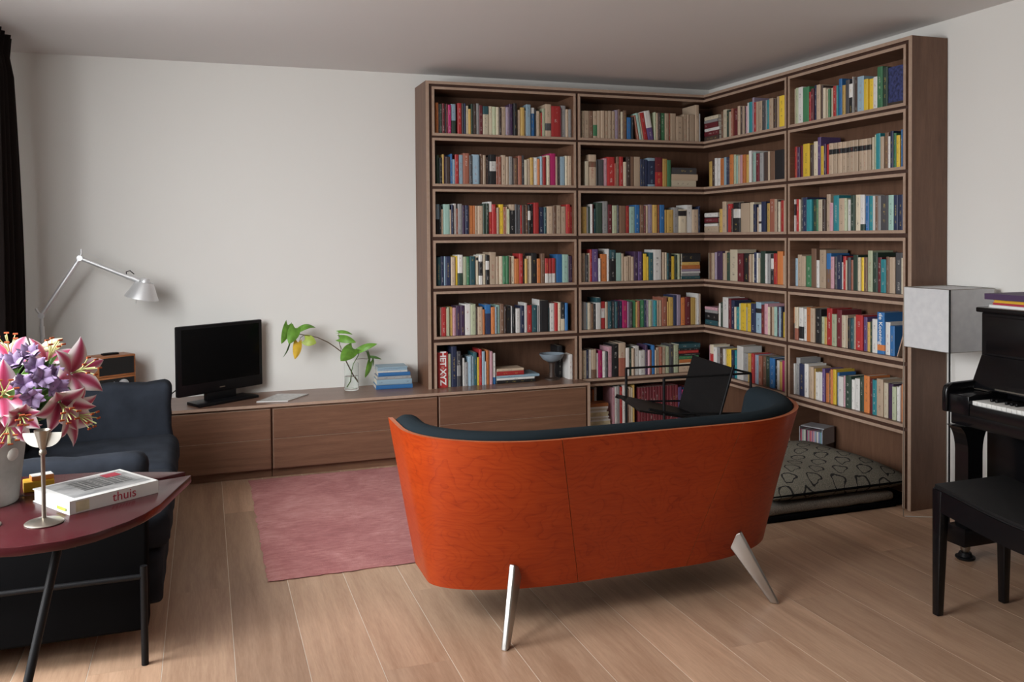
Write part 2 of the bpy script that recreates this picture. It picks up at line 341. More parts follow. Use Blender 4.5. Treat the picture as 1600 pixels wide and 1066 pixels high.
def tag(o, label=None, cat=None, group=None, kind=None):
    if label: o['label'] = label
    if cat: o['category'] = cat
    if group: o['group'] = group
    if kind: o['kind'] = kind
    return o
def thing(name, base, label, cat, group=None, rot=0):
    o = bpy.data.objects.new(name, None); COL.objects.link(o); o.location = base; o.rotation_euler = (0, 0, rot)
    o.empty_display_size = .05; BASE[o.name] = tuple(base) if not rot else (0, 0, 0)
    return tag(o, label, cat, group)
def obj(name, mb, mat, parent=None, smooth=None, bevel=0, seg=2, base=None, merge=False):
    off = root_loc(parent) if parent else Vector(base or (0, 0, 0))
    o = bpy.data.objects.new(name, meshdata(name, mb, mat, off, smooth, bevel, seg, merge)); COL.objects.link(o)
    if parent: o.parent = parent
    elif base: o.location = base; BASE[o.name] = tuple(base)
    return o
def struct(name, mb, mat, **k): return tag(obj(name, mb, mat, **k), kind='structure')
def text_mb(txt, size, depth=.0004, bold=0):
    cu = bpy.data.curves.new('lettering', 'FONT'); cu.body = txt; cu.size = size; cu.extrude = depth; cu.align_x = 'CENTER'; cu.align_y = 'CENTER'; cu.resolution_u = 3; cu.offset = bold
    t = bpy.data.objects.new('lettering', cu); COL.objects.link(t)
    dg = bpy.context.evaluated_depsgraph_get(); me = bpy.data.meshes.new_from_object(t.evaluated_get(dg))
    mb = MB().add([v.co[:] for v in me.vertices], [tuple(p.vertices) for p in me.polygons])
    bpy.data.objects.remove(t); bpy.data.curves.remove(cu); bpy.data.meshes.remove(me)
    return mb
def frame(o, x, y, z): return Matrix((( x[0], y[0], z[0], o[0]), (x[1], y[1], z[1], o[1]), (x[2], y[2], z[2], o[2]), (0, 0, 0, 1)))

# ------------------------------------------------------------------ the room
XW0, XW1, YW0, YW1, ZC = -1.22, 3.587, -2.30, 5.738, 2.494      # left, right, rear, back wall planes and ceiling
struct('wall_back', MB().box(XW0-.12, YW1, -.05, XW1+.12, YW1+.12, ZC+.1), 'wall_paint')
struct('wall_right', MB().box(XW1, YW0, -.05, XW1+.12, YW1, ZC+.1), 'wall_paint')
def holed(axis, a, b, z0, z1, h, t0, t1):
    """wall slab with one rectangular hole h = (a0,a1,z0,z1)"""
    m = MB()
    for (p, q, r, s) in ((a, h[0], z0, z1), (h[1], b, z0, z1), (h[0], h[1], z0, h[2]), (h[0], h[1], h[3], z1)):
        if axis == 'y': m.box(t0, p, r, t1, q, s)
        else: m.box(p, t0, r, q, t1, s)
    return m
WIN1 = (1.50, 4.10, .28, 2.34)
struct('wall_left', holed('y', YW0, YW1, -.05, ZC+.1, WIN1, XW0-.2, XW0), 'wall_paint')
struct('wall_rear', MB().box(XW0-.2, YW0-.2, -.05, XW1+.12, YW0, ZC+.1), 'wall_paint')
struct('ceiling', MB().box(XW0-.2, YW0-.2, ZC, XW1+.12, YW1+.12, ZC+.12), 'ceiling_paint')
def window(name, axis, h, t, nm):
    m = MB(); w = .06
    def bx(a0, a1, z0, z1, d0, d1):
        return MB().box(d0, a0, z0, d1, a1, z1) if axis == 'y' else MB().box(a0, d0, z0, a1, d1, z1)
    fr = MB()
    for q in ((h[0], h[1], h[2], h[2]+w), (h[0], h[1], h[3]-w, h[3]), (h[0], h[0]+w, h[2]+w, h[3]-w), (h[1]-w, h[1], h[2]+w, h[3]-w)): b = bx(*q, t-.06, t); fr.add(b.v, b.f)
    o = struct(name, fr, 'window_frame_white')
    for i in range(1, nm):
        c = h[0]+(h[1]-h[0])*i/nm; obj('mullion', bx(c-.03, c+.03, h[2]+w, h[3]-w, t-.06, t), 'window_frame_white', o)
    for i in range(nm):
        c0 = h[0]+w+(h[1]-h[0]-2*w)*i/nm+.03; c1 = h[0]+w+(h[1]-h[0]-2*w)*(i+1)/nm-.03
        obj('pane', bx(c0, c1, h[2]+w, h[3]-w, t-.034, t-.028), 'window_glass', o)
    obj('window_sill', bx(h[0]-.05, h[1]+.05, h[2]-.03, h[2]-.001, t-.001, t+.20) if axis == 'y' and False else bx(h[0]-.03, h[1]+.03, h[2]-.035, h[2]-.001, t-.14, t+.14), 'window_frame_white', o)
window('window_1', 'y', WIN1, XW0-.02, 3)

# floor: joint bed below, planks of .2265 m laid on it one by one
floor = struct('floor', MB().box(XW0-.05, YW0-.05, -.06, XW1, YW1, -.0010), 'joint_glint')
PW = .2267; plank_me = {}
k = 0
x = -.151-PW*5
while x < XW1:
    a, b = max(x, XW0), min(x+PW, XW1)
    if b-a > .02:
        y = YW0-[.2, 1.35, .75, 1.9, 1.05, .45, 1.6][k % 7]
        while y < YW1:
            ln = 2.15; c, d = max(y, YW0), min(y+ln, YW1)
            if d-c > .02:
                key = (round(b-a, 3), round(d-c, 3))
                if key not in plank_me:
                    plank_me[key] = meshdata('plank', MB().box(.0013, .0002, -.0009, b-a-.0013, d-c-.0002, 0), 'oak_plank')
                o = bpy.data.objects.new('plank', plank_me[key]); COL.objects.link(o); o.parent = floor; o.location = (a, c, 0)
            y += ln
    k += 1; x += PW

# ------------------------------------------------------------------ bookcases
YF, XF = 5.435, 3.354
ROWS = [(2.365, 2.055), (2.040, 1.733), (1.715, 1.410), (1.387, 1.080), (1.060, .754), (.733, .419)]
ROW7 = (.400, .004)
ZT, ZTB, T, EB, RC = 2.400, 2.382, .016, .003, .013
YBK, XBK = YW1-.004, XW1-.004
ZS = .438
bc_a = thing('bookcase', (1.85, 5.58, ZS), 'walnut bookcase bay standing on the low sideboard, left of the corner', 'bookcase', 'walnut bookcase bays')
bc_c = thing('bookcase', (3.2, 5.3, 0), 'walnut corner bookcase with shelves turning along both walls', 'bookcase', 'walnut bookcase bays')
bc_d = thing('bookcase', (3.47, 4.0, 0), 'walnut bookcase bay with tall end panel next to the piano', 'bookcase', 'walnut bookcase bays')
XA0, XA1, XB0 = 1.376, 2.368, 2.385
YC1, YD0, YD1, YE = 4.501, 4.484, 3.537, 3.497
def Lpoly(x0, y1, sx, sy, back=0):
    return [(x0, sy), (sx, sy), (sx, y1), (XBK-back, y1), (XBK-back, YBK-back), (x0, YBK-back)]
# left bay
obj('side_panel', MB().box(1.336, YF+EB, ZS, 1.357, YBK, ZT), 'walnut_vertical', bc_a)
obj('edge_band', MB().box(1.336, YF, ZS, 1.357, YF+EB, ZT), 'edge_wood', bc_a)
obj('top_panel', MB().box(1.357, YF+EB, ZTB, 2.3765, YBK, ZT), 'walnut_horizontal', bc_a)
obj('edge_band', MB().box(1.357, YF, ZTB, 2.3765, YF+EB, ZT), 'edge_wood', bc_a)
cm = MB().box(1.357, YF+RC, ZS, XA0, YBK-.01, ZTB).box(XA1, YF+RC, ZS, 2.3765, YBK-.01, ZTB)
zz = ZTB
for zt, zb in ROWS:
    cm.box(XA0, YF+RC, zt, XA1, YBK-.01, zz); zz = zb
obj('carcass', cm, 'walnut_dark', bc_a)
obj('back_panel', MB().box(1.357, YBK-.010, ZS, 2.3765, YBK, ZTB), 'walnut_vertical', bc_a)
for i, (zt, zb) in enumerate(ROWS):
    e = i == 5; zb = ZS if e else zb; lo = zb if e else zb+T
    m = MB().box(XA0, YF+EB, zt-T, XA1, YBK-.01, zt).box(XA0, YF+EB, lo, XA0+T, YBK-.01, zt-T).box(XA1-T, YF+EB, lo, XA1, YBK-.01, zt-T)
    n = MB().box(XA0, YF, zt-T, XA1, YF+EB, zt).box(XA0, YF, lo, XA0+T, YF+EB, zt-T).box(XA1-T, YF, lo, XA1, YF+EB, zt-T)
    if not e: m.box(XA0, YF+EB, zb, XA1, YBK-.01, zb+T); n.box(XA0, YF, zb, XA1, YF+EB, zb+T)
    s = obj('shelf_box', m, 'walnut_horizontal', bc_a); obj('edge_band', n, 'edge_wood', s)
# corner bay
obj('top_panel', MB().prism(Lpoly(2.3765, 4.4925, XF+EB, YF+EB), ZTB, ZT), 'walnut_horizontal', bc_c)
obj('edge_band', MB().box(2.3765, YF, ZTB, XF+EB, YF+EB, ZT).box(XF, 4.4925, ZTB, XF+EB, YF, ZT), 'edge_wood', bc_c)
cm = MB().box(2.3765, YF+RC, ROW7[1], XB0, YBK-.01, ZTB).box(XF+RC, 4.4925, 0, XBK-.01, YC1, ZTB)
zz = ZTB
for zt, zb in ROWS+[ROW7]:
    cm.prism(Lpoly(XB0, YC1, XF+RC, YF+RC, .01), zt, zz); zz = zb
obj('carcass', cm, 'walnut_dark', bc_c)
obj('back_panel', MB().box(2.3765, YBK-.010, 0, XBK, YBK, ZTB).box(XBK-.010, 4.4925, 0, XBK, YBK-.01, ZTB), 'walnut_vertical', bc_c)
for i, (zt, zb) in enumerate(ROWS+[ROW7]):
    P = Lpoly(XB0, YC1, XF+EB, YF+EB, .01); xl = 2.402 if i == 6 else XB0
    P = Lpoly(xl, YC1, XF+EB, YF+EB, .01)
    m = MB().prism(P, zt-T, zt).prism(P, zb, zb+T).box(xl, YF+EB, zb+T, xl+T, YBK-.01, zt-T).box(XF+EB, YC1, zb+T, XBK-.01, YC1+T, zt-T)
    n = MB()
    for a, b in ((zt-T, zt), (zb, zb+T)): n.box(xl, YF, a, XF+EB, YF+EB, b).box(XF, YC1, a, XF+EB, YF, b)
    n.box(xl, YF, zb+T, xl+T, YF+EB, zt-T).box(XF, YC1, zb+T, XF+EB, YC1+T, zt-T)
    s = obj('shelf_box', m, 'walnut_horizontal', bc_c); obj('edge_band', n, 'edge_wood', s)
# right bay and end panel
obj('end_panel', MB().box(XF+EB, YE, 0, XBK, YE+.021, ZT), 'walnut_vertical', bc_d)
obj('edge_band', MB().box(XF, YE, 0, XF+EB, YE+.021, ZT), 'edge_wood', bc_d)
obj('top_panel', MB().box(XF+EB, YE+.021, ZTB, XBK, 4.4925, ZT), 'walnut_horizontal', bc_d)
obj('edge_band', MB().box(XF, YE+.021, ZTB, XF+EB, 4.4925, ZT), 'edge_wood', bc_d)
cm = MB().box(XF+RC, YE+.021, 0, XBK-.01, YD1, ZTB).box(XF+RC, YD0, 0, XBK-.01, 4.4925, ZTB)
zz = ZTB
for zt, zb in ROWS+[ROW7]:
    cm.box(XF+RC, YD1, zt, XBK-.01, YD0, zz); zz = zb
obj('carcass', cm, 'walnut_dark', bc_d)
obj('back_panel', MB().box(XBK-.010, YE+.021, 0, XBK, 4.4925, ZTB), 'walnut_vertical', bc_d)
for i, (zt, zb) in enumerate(ROWS+[ROW7]):
    e = i == 6; lo = zb if e else zb+T
    m = MB().box(XF+EB, YD1, zt-T, XBK-.01, YD0, zt).box(XF+EB, YD1, lo, XBK-.01, YD1+T, zt-T).box(XF+EB, YD0-T, lo, XBK-.01, YD0, zt-T)
    n = MB().box(XF, YD1, zt-T, XF+EB, YD0, zt).box(XF, YD1, lo, XF+EB, YD1+T, zt-T).box(XF, YD0-T, lo, XF+EB, YD0, zt-T)
    if not e: m.box(XF+EB, YD1, zb, XBK-.01, YD0, zb+T); n.box(XF, YD1, zb, XF+EB, YD0, zb+T)
    s = obj('shelf_box', m, 'walnut_horizontal', bc_d); obj('edge_band', n, 'edge_wood', s)

# ------------------------------------------------------------------ low sideboard under the television
YS, XE = 5.288, 2.396
wt = thing('worktop', (.6, 5.5, .42), 'long walnut worktop running along the white wall under the television', 'worktop')
obj('slab', MB().box(-1.215, YS+EB, .4215, XE-.0205, YW1-.002, ZS), 'walnut_top', wt)
obj('edge_band', MB().box(-1.215, YS, .4215, XE-.018, YS+EB, ZS), 'edge_wood', wt)
obj('end_panel', MB().box(XE-.018, YS+EB, 0, XE, YF-.0005, ZS), 'walnut_vertical', wt)
obj('edge_band', MB().box(XE-.018, YS, 0, XE, YS+EB, ZS), 'edge_wood', wt)
cabs = [(-1.215, -.645, 'walnut drawer cabinet partly behind the dark sofa, leftmost of the row'), (-.645, .359, 'walnut drawer cabinet under the television'),
        (.359, 1.363, 'walnut drawer cabinet under the glass vase, behind the pink rug'), (1.363, 2.377, 'walnut drawer cabinet under the left bookcase bay')]
for a, b, lab in cabs:
    t = thing('drawer_cabinet', ((a+b)/2, 5.5, 0), lab, 'cabinet', 'drawer cabinets below the worktop')
    obj('body', MB().box(a+.002, YS+.024, .058, b-.002, YW1-.004, .4205), 'walnut_horizontal', t)
    obj('plinth', MB().box(a+.002, YS+.048, 0, b-.002, YS+.068, .058), 'walnut_horizontal', t)
    for z0, z1 in ((.058, .2315), (.2345, .408)):
        f = obj('drawer_front', MB().box(a+.009, YS+.005, z0, b-.009, YS+.0238, z1), 'walnut_horizontal', t)
        obj('edge_band', MB().box(a+.0075, YS+.0045, z1-.0001, b-.009, YS+.0238, z1+.0012).box(a+.0075, YS+.0045, z0, a+.009, YS+.0238, z1), 'edge_wood', f)
BOOKS={
 'A1':"o1405,1427,197 A1427,1436,189 G1436,1450,189 R1450,1468,193 A1468,1478,191 R1478,1489,191 m1489,1510,186 s1510,1542,193,G0-45 r1555,1583,201 A1583,1596,199 B1596,1608,199 c1608,1627,185 Y1626,1643,165 G1643,1656,198 N1656,1681,199 a1681,1699,203 R1699,1724,192 c1724,1764,187,T72-100 c1764,1791,189 l1791,1816,187 c1816,1835,185 N1835,1851,182 e1851,1883,189 v1883,1907,189 P1908,1934,210 x1935,1959,214 N1959,1966,187 e1966,1986,173 Y1986,2012,190 e2012,2023,171 s2023,2056,210 b2056,2086,192,w80-100 x2086,2095,181 e2095,2119,170 Y2119,2129,157 r2129,2139,161 l2139,2159,189 e2159,2202,218,A20-42 r2202,2268,208 R2268,2275,197 a2275,2310,215 e2309,2328,191 a2328,2350,191",
 'A2':"G1408,1429,185 x1429,1447,168 Y1447,1460,190 P1459,1469,174 N1469,1502,175 b1502,1515,193 s1514,1533,159 r1533,1558,191 s1558,1588,190 u1588,1629,201 A1629,1648,187 s1649,1697,194 x1697,1702,185 n1702,1722,198 e1722,1741,191 N1741,1760,178 x1760,1766,193 x1766,1811,196,w45-77 u1810,1826,182 u1826,1848,183 e1849,1880,194 e1880,1901,184 a1901,1925,186 A1925,1933,179 n1933,1961,176 N1961,1965,179 u1965,1990,192 A1990,2009,195 c2009,2032,167 e2032,2051,172 Y2051,2073,182 w2073,2104,184 o2104,2121,175 s2121,2137,192 r2137,2161,187 N2161,2166,190 c2166,2189,200 m2189,2233,213 e2232,2247,193 x2247,2254,195 a2254,2266,193 s2266,2302,195 c2303,2323,200 e2323,2350,199",
 'A3':"x1404,1428,193,s50-100 x1428,1438,186 e1438,1453,161 q1453,1496,193 e1496,1505,159 B1505,1519,189 w1520,1540,198 u1540,1551,166 a1551,1579,196 P1579,1598,187 B1598,1619,187 N1619,1623,184 o1623,1654,185 o1654,1666,185 e1666,1682,184 e1682,1718,184 G1718,1738,193 G1738,1758,200 r1759,1783,212,w68-100 r1782,1808,194 r1807,1812,137 e1813,1830,173 y1830,1862,194 u1862,1878,179 e1878,1887,179 l1887,1903,164 x1903,1942,194,e80-100 A1942,1965,195 A1965,1977,192 r1977,1990,189 N1990,2013,189 n2013,2033,192 x2033,2052,189,w48-80 x2052,2072,198 r2072,2108,207 B2108,2147,177 T2147,2167,177 e2167,2210,182 n2210,2233,187 e2233,2270,190 e2270,2307,182 r2307,2337,196 r2337,2350,181",
 'A4':"T1406,1433,182 B1433,1455,188 s1455,1464,188 B1464,1499,187 e1499,1528,183 y1529,1545,189 w1545,1579,196,G0-40 l1579,1605,184 g1605,1626,184 T1626,1663,185 e1663,1669,185 c1669,1688,187,x85-95 w1688,1713,194,x30-78 c1713,1735,199 x1735,1760,192,w50-80 e1761,1808,210 e1808,1830,182 c1830,1853,184 g1853,1875,183 g1875,1897,184 n1897,1907,181 c1907,1936,183 o1936,1968,165 r1968,1994,198 x1994,2007,183 Y2007,2025,164 e2025,2040,182 c2040,2055,182 x2055,2096,201 o2095,2122,163 n2122,2151,196 r2151,2178,165,w0-38 r2178,2203,163,w0-38 r2203,2228,164,w0-38 N2228,2233,161 b2233,2278,190 q2278,2321,188 P2321,2332,178 P2332,2350,178",
 'A5':"c1426,1432,185 r1432,1464,186 c1464,1473,178 l1473,1487,185 Y1487,1509,185 k1509,1531,180 P1532,1561,190 P1561,1590,192 w1590,1632,201 l1632,1665,199 N1664,1676,177 e1676,1712,179 o1712,1727,163 b1727,1770,192,B0-70 o1770,1796,176 s1796,1808,178 q1808,1831,187 n1831,1859,193 N1859,1875,179 x1875,1909,178 w1909,1916,178 x1916,1930,174 x1930,1940,171 w1940,1972,161 B1972,2001,178 w2001,2021,196 r2021,2054,180 T2054,2093,178 a2093,2106,175 w2106,2112,214 x2112,2174,207 T2173,2182,160 w2182,2219,187 r2219,2245,189 c2245,2266,190 x2266,2296,189,c0-42 b2296,2316,186",
 'A6':"r1404,1473,228 l1473,1496,214 B1497,1533,262 A1533,1561,229,a30-60 x1561,1573,204 w1573,1587,182 a1586,1610,154 s1610,1632,192 s1632,1648,191 T1648,1673,214 y1673,1685,183 r1686,1705,233 s1704,1725,220 w1724,1732,153 o1733,1752,225 n1752,1758,221 k1758,1777,217 w1777,1799,204,b0-22 x2280,2317,215 w2317,2347,167",
 'B1':"c2424,2443,185 e2443,2480,186 n2480,2511,187 e2511,2543,188,g10-50 e2543,2568,191 e2568,2596,192 e2596,2625,192 e2625,2650,193 e2650,2675,192 v2675,2701,200 n2701,2720,207 c2720,2739,191 n2739,2765,200 b2765,2802,155 x2802,2816,159 u2849,2865,173,L q2865,2888,188,L e2888,2901,188,L r2901,2932,192,L w2932,2980,207,L,p0-42 l2980,2993,198 e2993,3009,193 N3009,3026,193 g3026,3062,194 e3062,3092,193 u3092,3106,194 e3106,3152,195 e3152,3210,176 e3210,3243,193 e3243,3260,192 e3260,3308,193 e3308,3339,262 a3339,3345,200",
 'B2':"c2447,2475,166 e2475,2531,213,n60-78 x2531,2544,176 A2544,2588,180 k2588,2616,190 r2616,2674,200 u2673,2686,157 n2686,2706,203 r2706,2734,203 c2734,2760,168 N2760,2789,204 n2789,2818,205 e2818,2870,206 B2870,2886,189 B2886,2899,189 B2899,2926,187 s2926,2982,200,B8-90 R2982,3041,204,r0-50 Y3041,3078,196 g3078,3108,188",
 'B3':"Y2419,2458,180 a2458,2470,179 G2470,2487,182 w2487,2501,199 R2501,2510,196 T2510,2529,168 G2529,2577,208 a2577,2618,219 R2618,2653,197 l2653,2688,191 A2688,2704,194 n2704,2752,189 r2752,2781,189 q2781,2823,183 b2823,2862,195 n2862,2895,195 R2895,2910,189 e2910,2931,192 v2931,2962,198 Y2962,2997,196 u2997,3020,196 b3020,3056,196 Y3056,3076,162 Y3076,3128,162 a3128,3170,179 c3170,3231,164,x72-95 w3231,3282,197 e3282,3326,165 B3326,3340,182 B3340,3345,188",
 'B4':"e2415,2446,195 A2446,2468,183 c2468,2480,194 r2480,2496,220 p2496,2540,221 A2540,2544,161 w2544,2560,158 o2561,2609,187 w2610,2629,222 x2629,2676,215,T72-100 q2676,2721,194 e2721,2740,188 e2740,2776,167 e2776,2795,172 e2795,2815,166 P2815,2844,201 p2844,2877,200 N2877,2887,194 y2886,2916,185 y2916,2932,164 T2932,2965,193 w2965,3027,212 n3027,3038,192 e3038,3058,193 c3058,3072,192 T3072,3090,187 x3090,3112,185 y3112,3138,164 G3138,3162,173 l3162,3182,181",
 'B5':"a2416,2450,188 s2450,2462,182 c2462,2484,182 n2484,2506,175 x2506,2522,174 w2522,2560,214,T85-100 r2560,2595,187,w40-75 e2595,2617,183 T2617,2642,185 A2642,2668,184 T2668,2687,183 P2687,2700,183 B2700,2726,185 m2726,2765,187 v2764,2777,180 A2777,2800,180 g2800,2829,185 Y2829,2839,175 u2839,2859,184 g2859,2895,186 B2895,2908,185 v2908,2928,184 l2928,2954,183 s2954,2970,183 t2970,2994,181 e2994,3014,182 e3014,3033,181 u3034,3077,201 Y3077,3090,170 Y3090,3127,199 B3127,3154,213 v3154,3185,215 o3185,3222,196 R3222,3263,198 Y3263,3304,192 c3304,3311,190 w3311,3335,220 e3335,3345,219",
 'B6':"c2414,2448,193 B2448,2464,195 w2464,2489,194 e2489,2523,195,n0-30 w2523,2540,168 m2540,2569,187 w2569,2593,180 A2593,2612,176 k2612,2644,209 x2644,2692,225 e2692,2747,231,u0-55 w2747,2776,194 G2776,2795,199 e2795,2815,189 w2815,2854,202 w2854,2901,171 P2901,2920,207 k2919,2939,171 o2939,2952,170 b2953,2976,202 e2976,2989,168 e2989,3012,185 u3012,3032,187 e3032,3059,186 l3059,3092,187 A3092,3123,201 l3123,3163,196",
 'C1':"n5275,5242,190 c5242,5194,198 G5194,5165,187 e5165,5136,173 u5136,5114,192 R5114,5061,186 e5061,5033,197 N5033,5013,189 e5013,4989,190 x4989,4978,186 k4978,4961,186 w4961,4944,205 t4944,4907,207 v4907,4884,230 r4884,4855,197 e4855,4828,196 e4828,4787,195 A4787,4758,190 a4758,4742,192 t4742,4714,191 e4714,4673,195 N4673,4646,188 e4646,4609,198 y4609,4556,195",
 'C2':"Y5425,5384,179 N5383,5341,188 w5341,5314,196 w5314,5280,193 o5280,5232,188 s5232,5199,192 B5199,5173,190 N5173,5159,186 o5159,5119,204 l5119,5094,201 q5094,5069,191 e5069,5045,190 k5045,5007,192 o5007,4972,190 Y4972,4935,187 w4935,4905,209 N4905,4888,188 q4888,4855,193 R4855,4819,184 a4819,4781,185 N4781,4733,186 e4733,4714,187 n4714,4659,182 x4659,4562,186",
 'C3':"Y5289,5252,162 e5252,5203,212 B5204,5189,190 r5189,5138,193 N5138,5117,161 x5117,5053,200,w48-78 x5053,5032,198,w48-78 e5032,4933,192 c4933,4886,194 B4886,4856,180 e4856,4830,159 w4830,4798,177,x30-38 B4798,4750,194 Y4750,4718,182 u4718,4662,207 e4662,4635,204 N4635,4622,197 c4622,4601,187 r4601,4568,193 e4568,4556,191",
 'C4':"c5425,5418,185 n5418,5387,188 e5387,5352,186 v5352,5325,191 P5325,5257,198 e5257,5227,186 e5227,5194,201 G5194,5157,191 c5157,5068,212 R5068,5002,187 x5002,4944,188 u4944,4930,173 e4930,4907,185 c4907,4887,185 B4887,4857,197 w4857,4840,192 c4840,4818,161 G4818,4760,206 w4760,4734,190 a4734,4703,188 x4703,4675,189,w50-85 r4675,4638,193 o4638,4580,207 e4581,4557,180",
 'C5':"w5303,5285,160 G5285,5251,170 w5251,5184,207 R5184,5151,202 B5151,5112,192 c5112,5090,149 t5090,5052,151 l5051,5037,177 y5037,4972,180 a4972,4958,159 y4958,4917,183 B4917,4867,186 s4867,4809,199,x65-80 R4809,4776,185 k4776,4738,195 c4738,4707,177 n4707,4694,178 e4694,4663,180 q4663,4635,184 P4635,4617,188 s4617,4599,185 B4599,4584,186 y4584,4554,156",
 'C6':"k5425,5413,188 c5413,5366,195,r0-68 w5366,5324,183 a5324,5282,186 N5282,5244,186 w5245,5215,184 y5215,5178,186 y5178,5145,190 B5145,5116,188 t5116,5077,190 w5077,5004,225 a5004,4945,184 Y4945,4912,190 r4912,4882,194 v4882,4858,188 s4858,4832,189 u4832,4793,189 n4793,4761,190 G4761,4717,191 b4717,4664,189 x4664,4636,187 w4636,4611,183 Y4611,4581,179 m4581,4557,190",
 'D1':"c4466,4461,216 l4461,4434,221 w4434,4391,220 g4391,4332,212 r4332,4310,177 R4310,4285,192 B4285,4260,209 e4260,4225,206 N4225,4207,197 c4207,4183,180 c4183,4159,171 g4159,4142,166 c4142,4118,170 r4118,4088,176 t4088,4072,175 b4072,4045,209 Y4045,4019,169 A4019,3987,193 x3987,3955,166,w55-100 w3955,3950,202 N3950,3921,197 s3921,3871,194 y3871,3839,172 y3839,3803,169 w3803,3772,173 g3773,3732,220 G3732,3698,211",
 'D2':"r4466,4440,189 P4440,4413,184 R4413,4386,191 y4386,4325,197 N4325,4296,187 c4296,4258,203 p4258,4228,224 y4228,4200,170 P4200,4179,179 r4179,4152,175 e4152,4116,177,x64-80 e4116,4081,176,x64-80 e4081,4046,176,x64-80 e4046,4011,175,x64-80 e4011,3977,175,x64-80 e3977,3943,175,x64-80 e3943,3910,174,x64-80 e3910,3877,174,x64-80 e3877,3845,173,x64-80 e3845,3813,173,x64-80 c3813,3795,176 l3795,3778,187 t3778,3745,191 e3745,3719,171 n3719,3691,189 w3691,3674,167 B3674,3651,192 g3651,3632,179 y3632,3607,166 o3607,3598,144 b3598,3586,192",
 'D3':"w4466,4455,194,x50-85 r4455,4425,195 c4425,4410,192 A4410,4387,203 B4387,4347,202 t4347,4299,188 G4299,4263,186 g4263,4246,187 c4246,4207,184 N4207,4179,182 e4179,4145,211 k4145,4118,161 t4118,4071,201 e4071,4025,183 l4025,4005,182 w4005,3970,174 G3970,3938,196 c3938,3898,197 w3898,3864,195,G0-18 b3864,3837,187 t3837,3804,186 w3804,3786,185 n3786,3762,184 a3762,3742,183 A3742,3687,183 q3687,3650,183 B3650,3619,181 B3619,3585,182",
 'D4':"s4466,4442,167 e4442,4402,189 e4402,4361,181 g4361,4306,184 n4307,4260,227 w4260,4234,160 e4234,4179,221 b4179,4138,201,n0-55 k4138,4111,183 A4111,4091,184 B4091,4051,193 w4051,4034,153 r4034,4008,187 c4008,3999,165 A3999,3973,181 u3973,3954,168 G3954,3913,196 c3913,3891,183 y3891,3869,183 n3869,3842,184 l3842,3806,221 G3806,3770,211 R3770,3741,186 t3741,3703,176 n3703,3683,191 e3683,3643,188 A3644,3596,213 c3596,3584,187",
 'D5':"o4466,4459,195,x0-50 c4459,4425,197,u0-35 w4425,4384,196,x5-42 w4384,4356,191 o4356,4314,203 e4314,4274,201 x4274,4224,200 l4224,4196,158 Y4196,4172,156 r4172,4124,212 l4124,4084,181 R4084,4044,209 c4044,4011,181 e4011,3995,183 x3995,3972,168 T3972,3944,171 e3944,3931,181 r3931,3875,193 p3875,3847,185 Y3847,3822,160 G3822,3802,166 w3802,3764,181 b3765,3711,221,o8-22 w3711,3676,172 b3676,3642,156",
 'D6':"w4466,4456,186 a4456,4418,224 B4418,4369,193 w4369,4332,199 e4332,4314,186 e4314,4288,187 Y4288,4274,180 w4274,4242,162 w4242,4210,167 p4210,4186,192 o4185,4158,168 n4158,4137,185 o4137,4117,197 y4117,4090,200 b4090,4073,185 w4073,4030,167 k4030,4011,176 G4011,3965,181 w3965,3940,164 w3940,3902,175 G3902,3871,191 o3871,3828,201 R3828,3804,189 t3804,3771,187 e3771,3724,199 c3724,3693,184 P3693,3658,185 l3658,3630,173 w3630,3608,177 w3608,3600,186 o3600,3583,194",
}
STACKS={
 'A6':(1804,2079,"x21 w14 s17 r28 e17"),
 'B2':(3110,3330,"c47 e44 A46"),
 'B4':(3190,3366,"T21 a21 w12 v18 o27 Y23 x61"),
 'B6':(3167,3343,"e48 c18 o24 g24 x18 r21 x15 T33"),
 'C1':(5481,5287,"N38 R34 w21 R38 a21 c25"),
 'C3':(5482,5294,"e44 w19 N8 R32 x6 w30"),
 'C5':(5480,5310,"T34 x51 a21 k21"),
}
# ------------------------------------------------------------------ books (millimetres: from, to, height; letters are cover colours)
PAL = {'r': ('red', (.44, .035, .035)), 'R': ('maroon', (.15, .022, .03)), 'o': ('orange', (.60, .20, .06)), 'y': ('yellow', (.78, .54, .05)), 'Y': ('ochre', (.58, .38, .11)),
 'g': ('green', (.06, .21, .10)), 'G': ('dark green', (.035, .065, .048)), 'l': ('pale green', (.48, .53, .36)), 't': ('teal', (.03, .26, .30)), 'T': ('dark teal', (.03, .10, .12)),
 'b': ('blue', (.035, .16, .40)), 'B': ('navy', (.025, .035, .085)), 's': ('light blue', (.32, .46, .56)), 'p': ('purple', (.13, .08, .22)), 'P': ('dark purple', (.06, .03, .075)),
 'm': ('magenta', (.42, .02, .13)), 'k': ('pink', (.64, .36, .42)), 'w': ('white', (.74, .73, .70)), 'c': ('cream', (.68, .60, .45)), 'e': ('beige', (.52, .40, .29)),
 'n': ('brown', (.20, .115, .075)), 'N': ('dark brown', (.07, .045, .038)), 'a': ('grey', (.33, .33, .33)), 'A': ('dark grey', (.075, .075, .082)), 'x': ('black', (.018, .018, .02)),
 'q': ('mint', (.36, .56, .49)), 'u': ('terracotta', (.36, .13, .085)), 'v': ('lilac', (.34, .28, .37))}
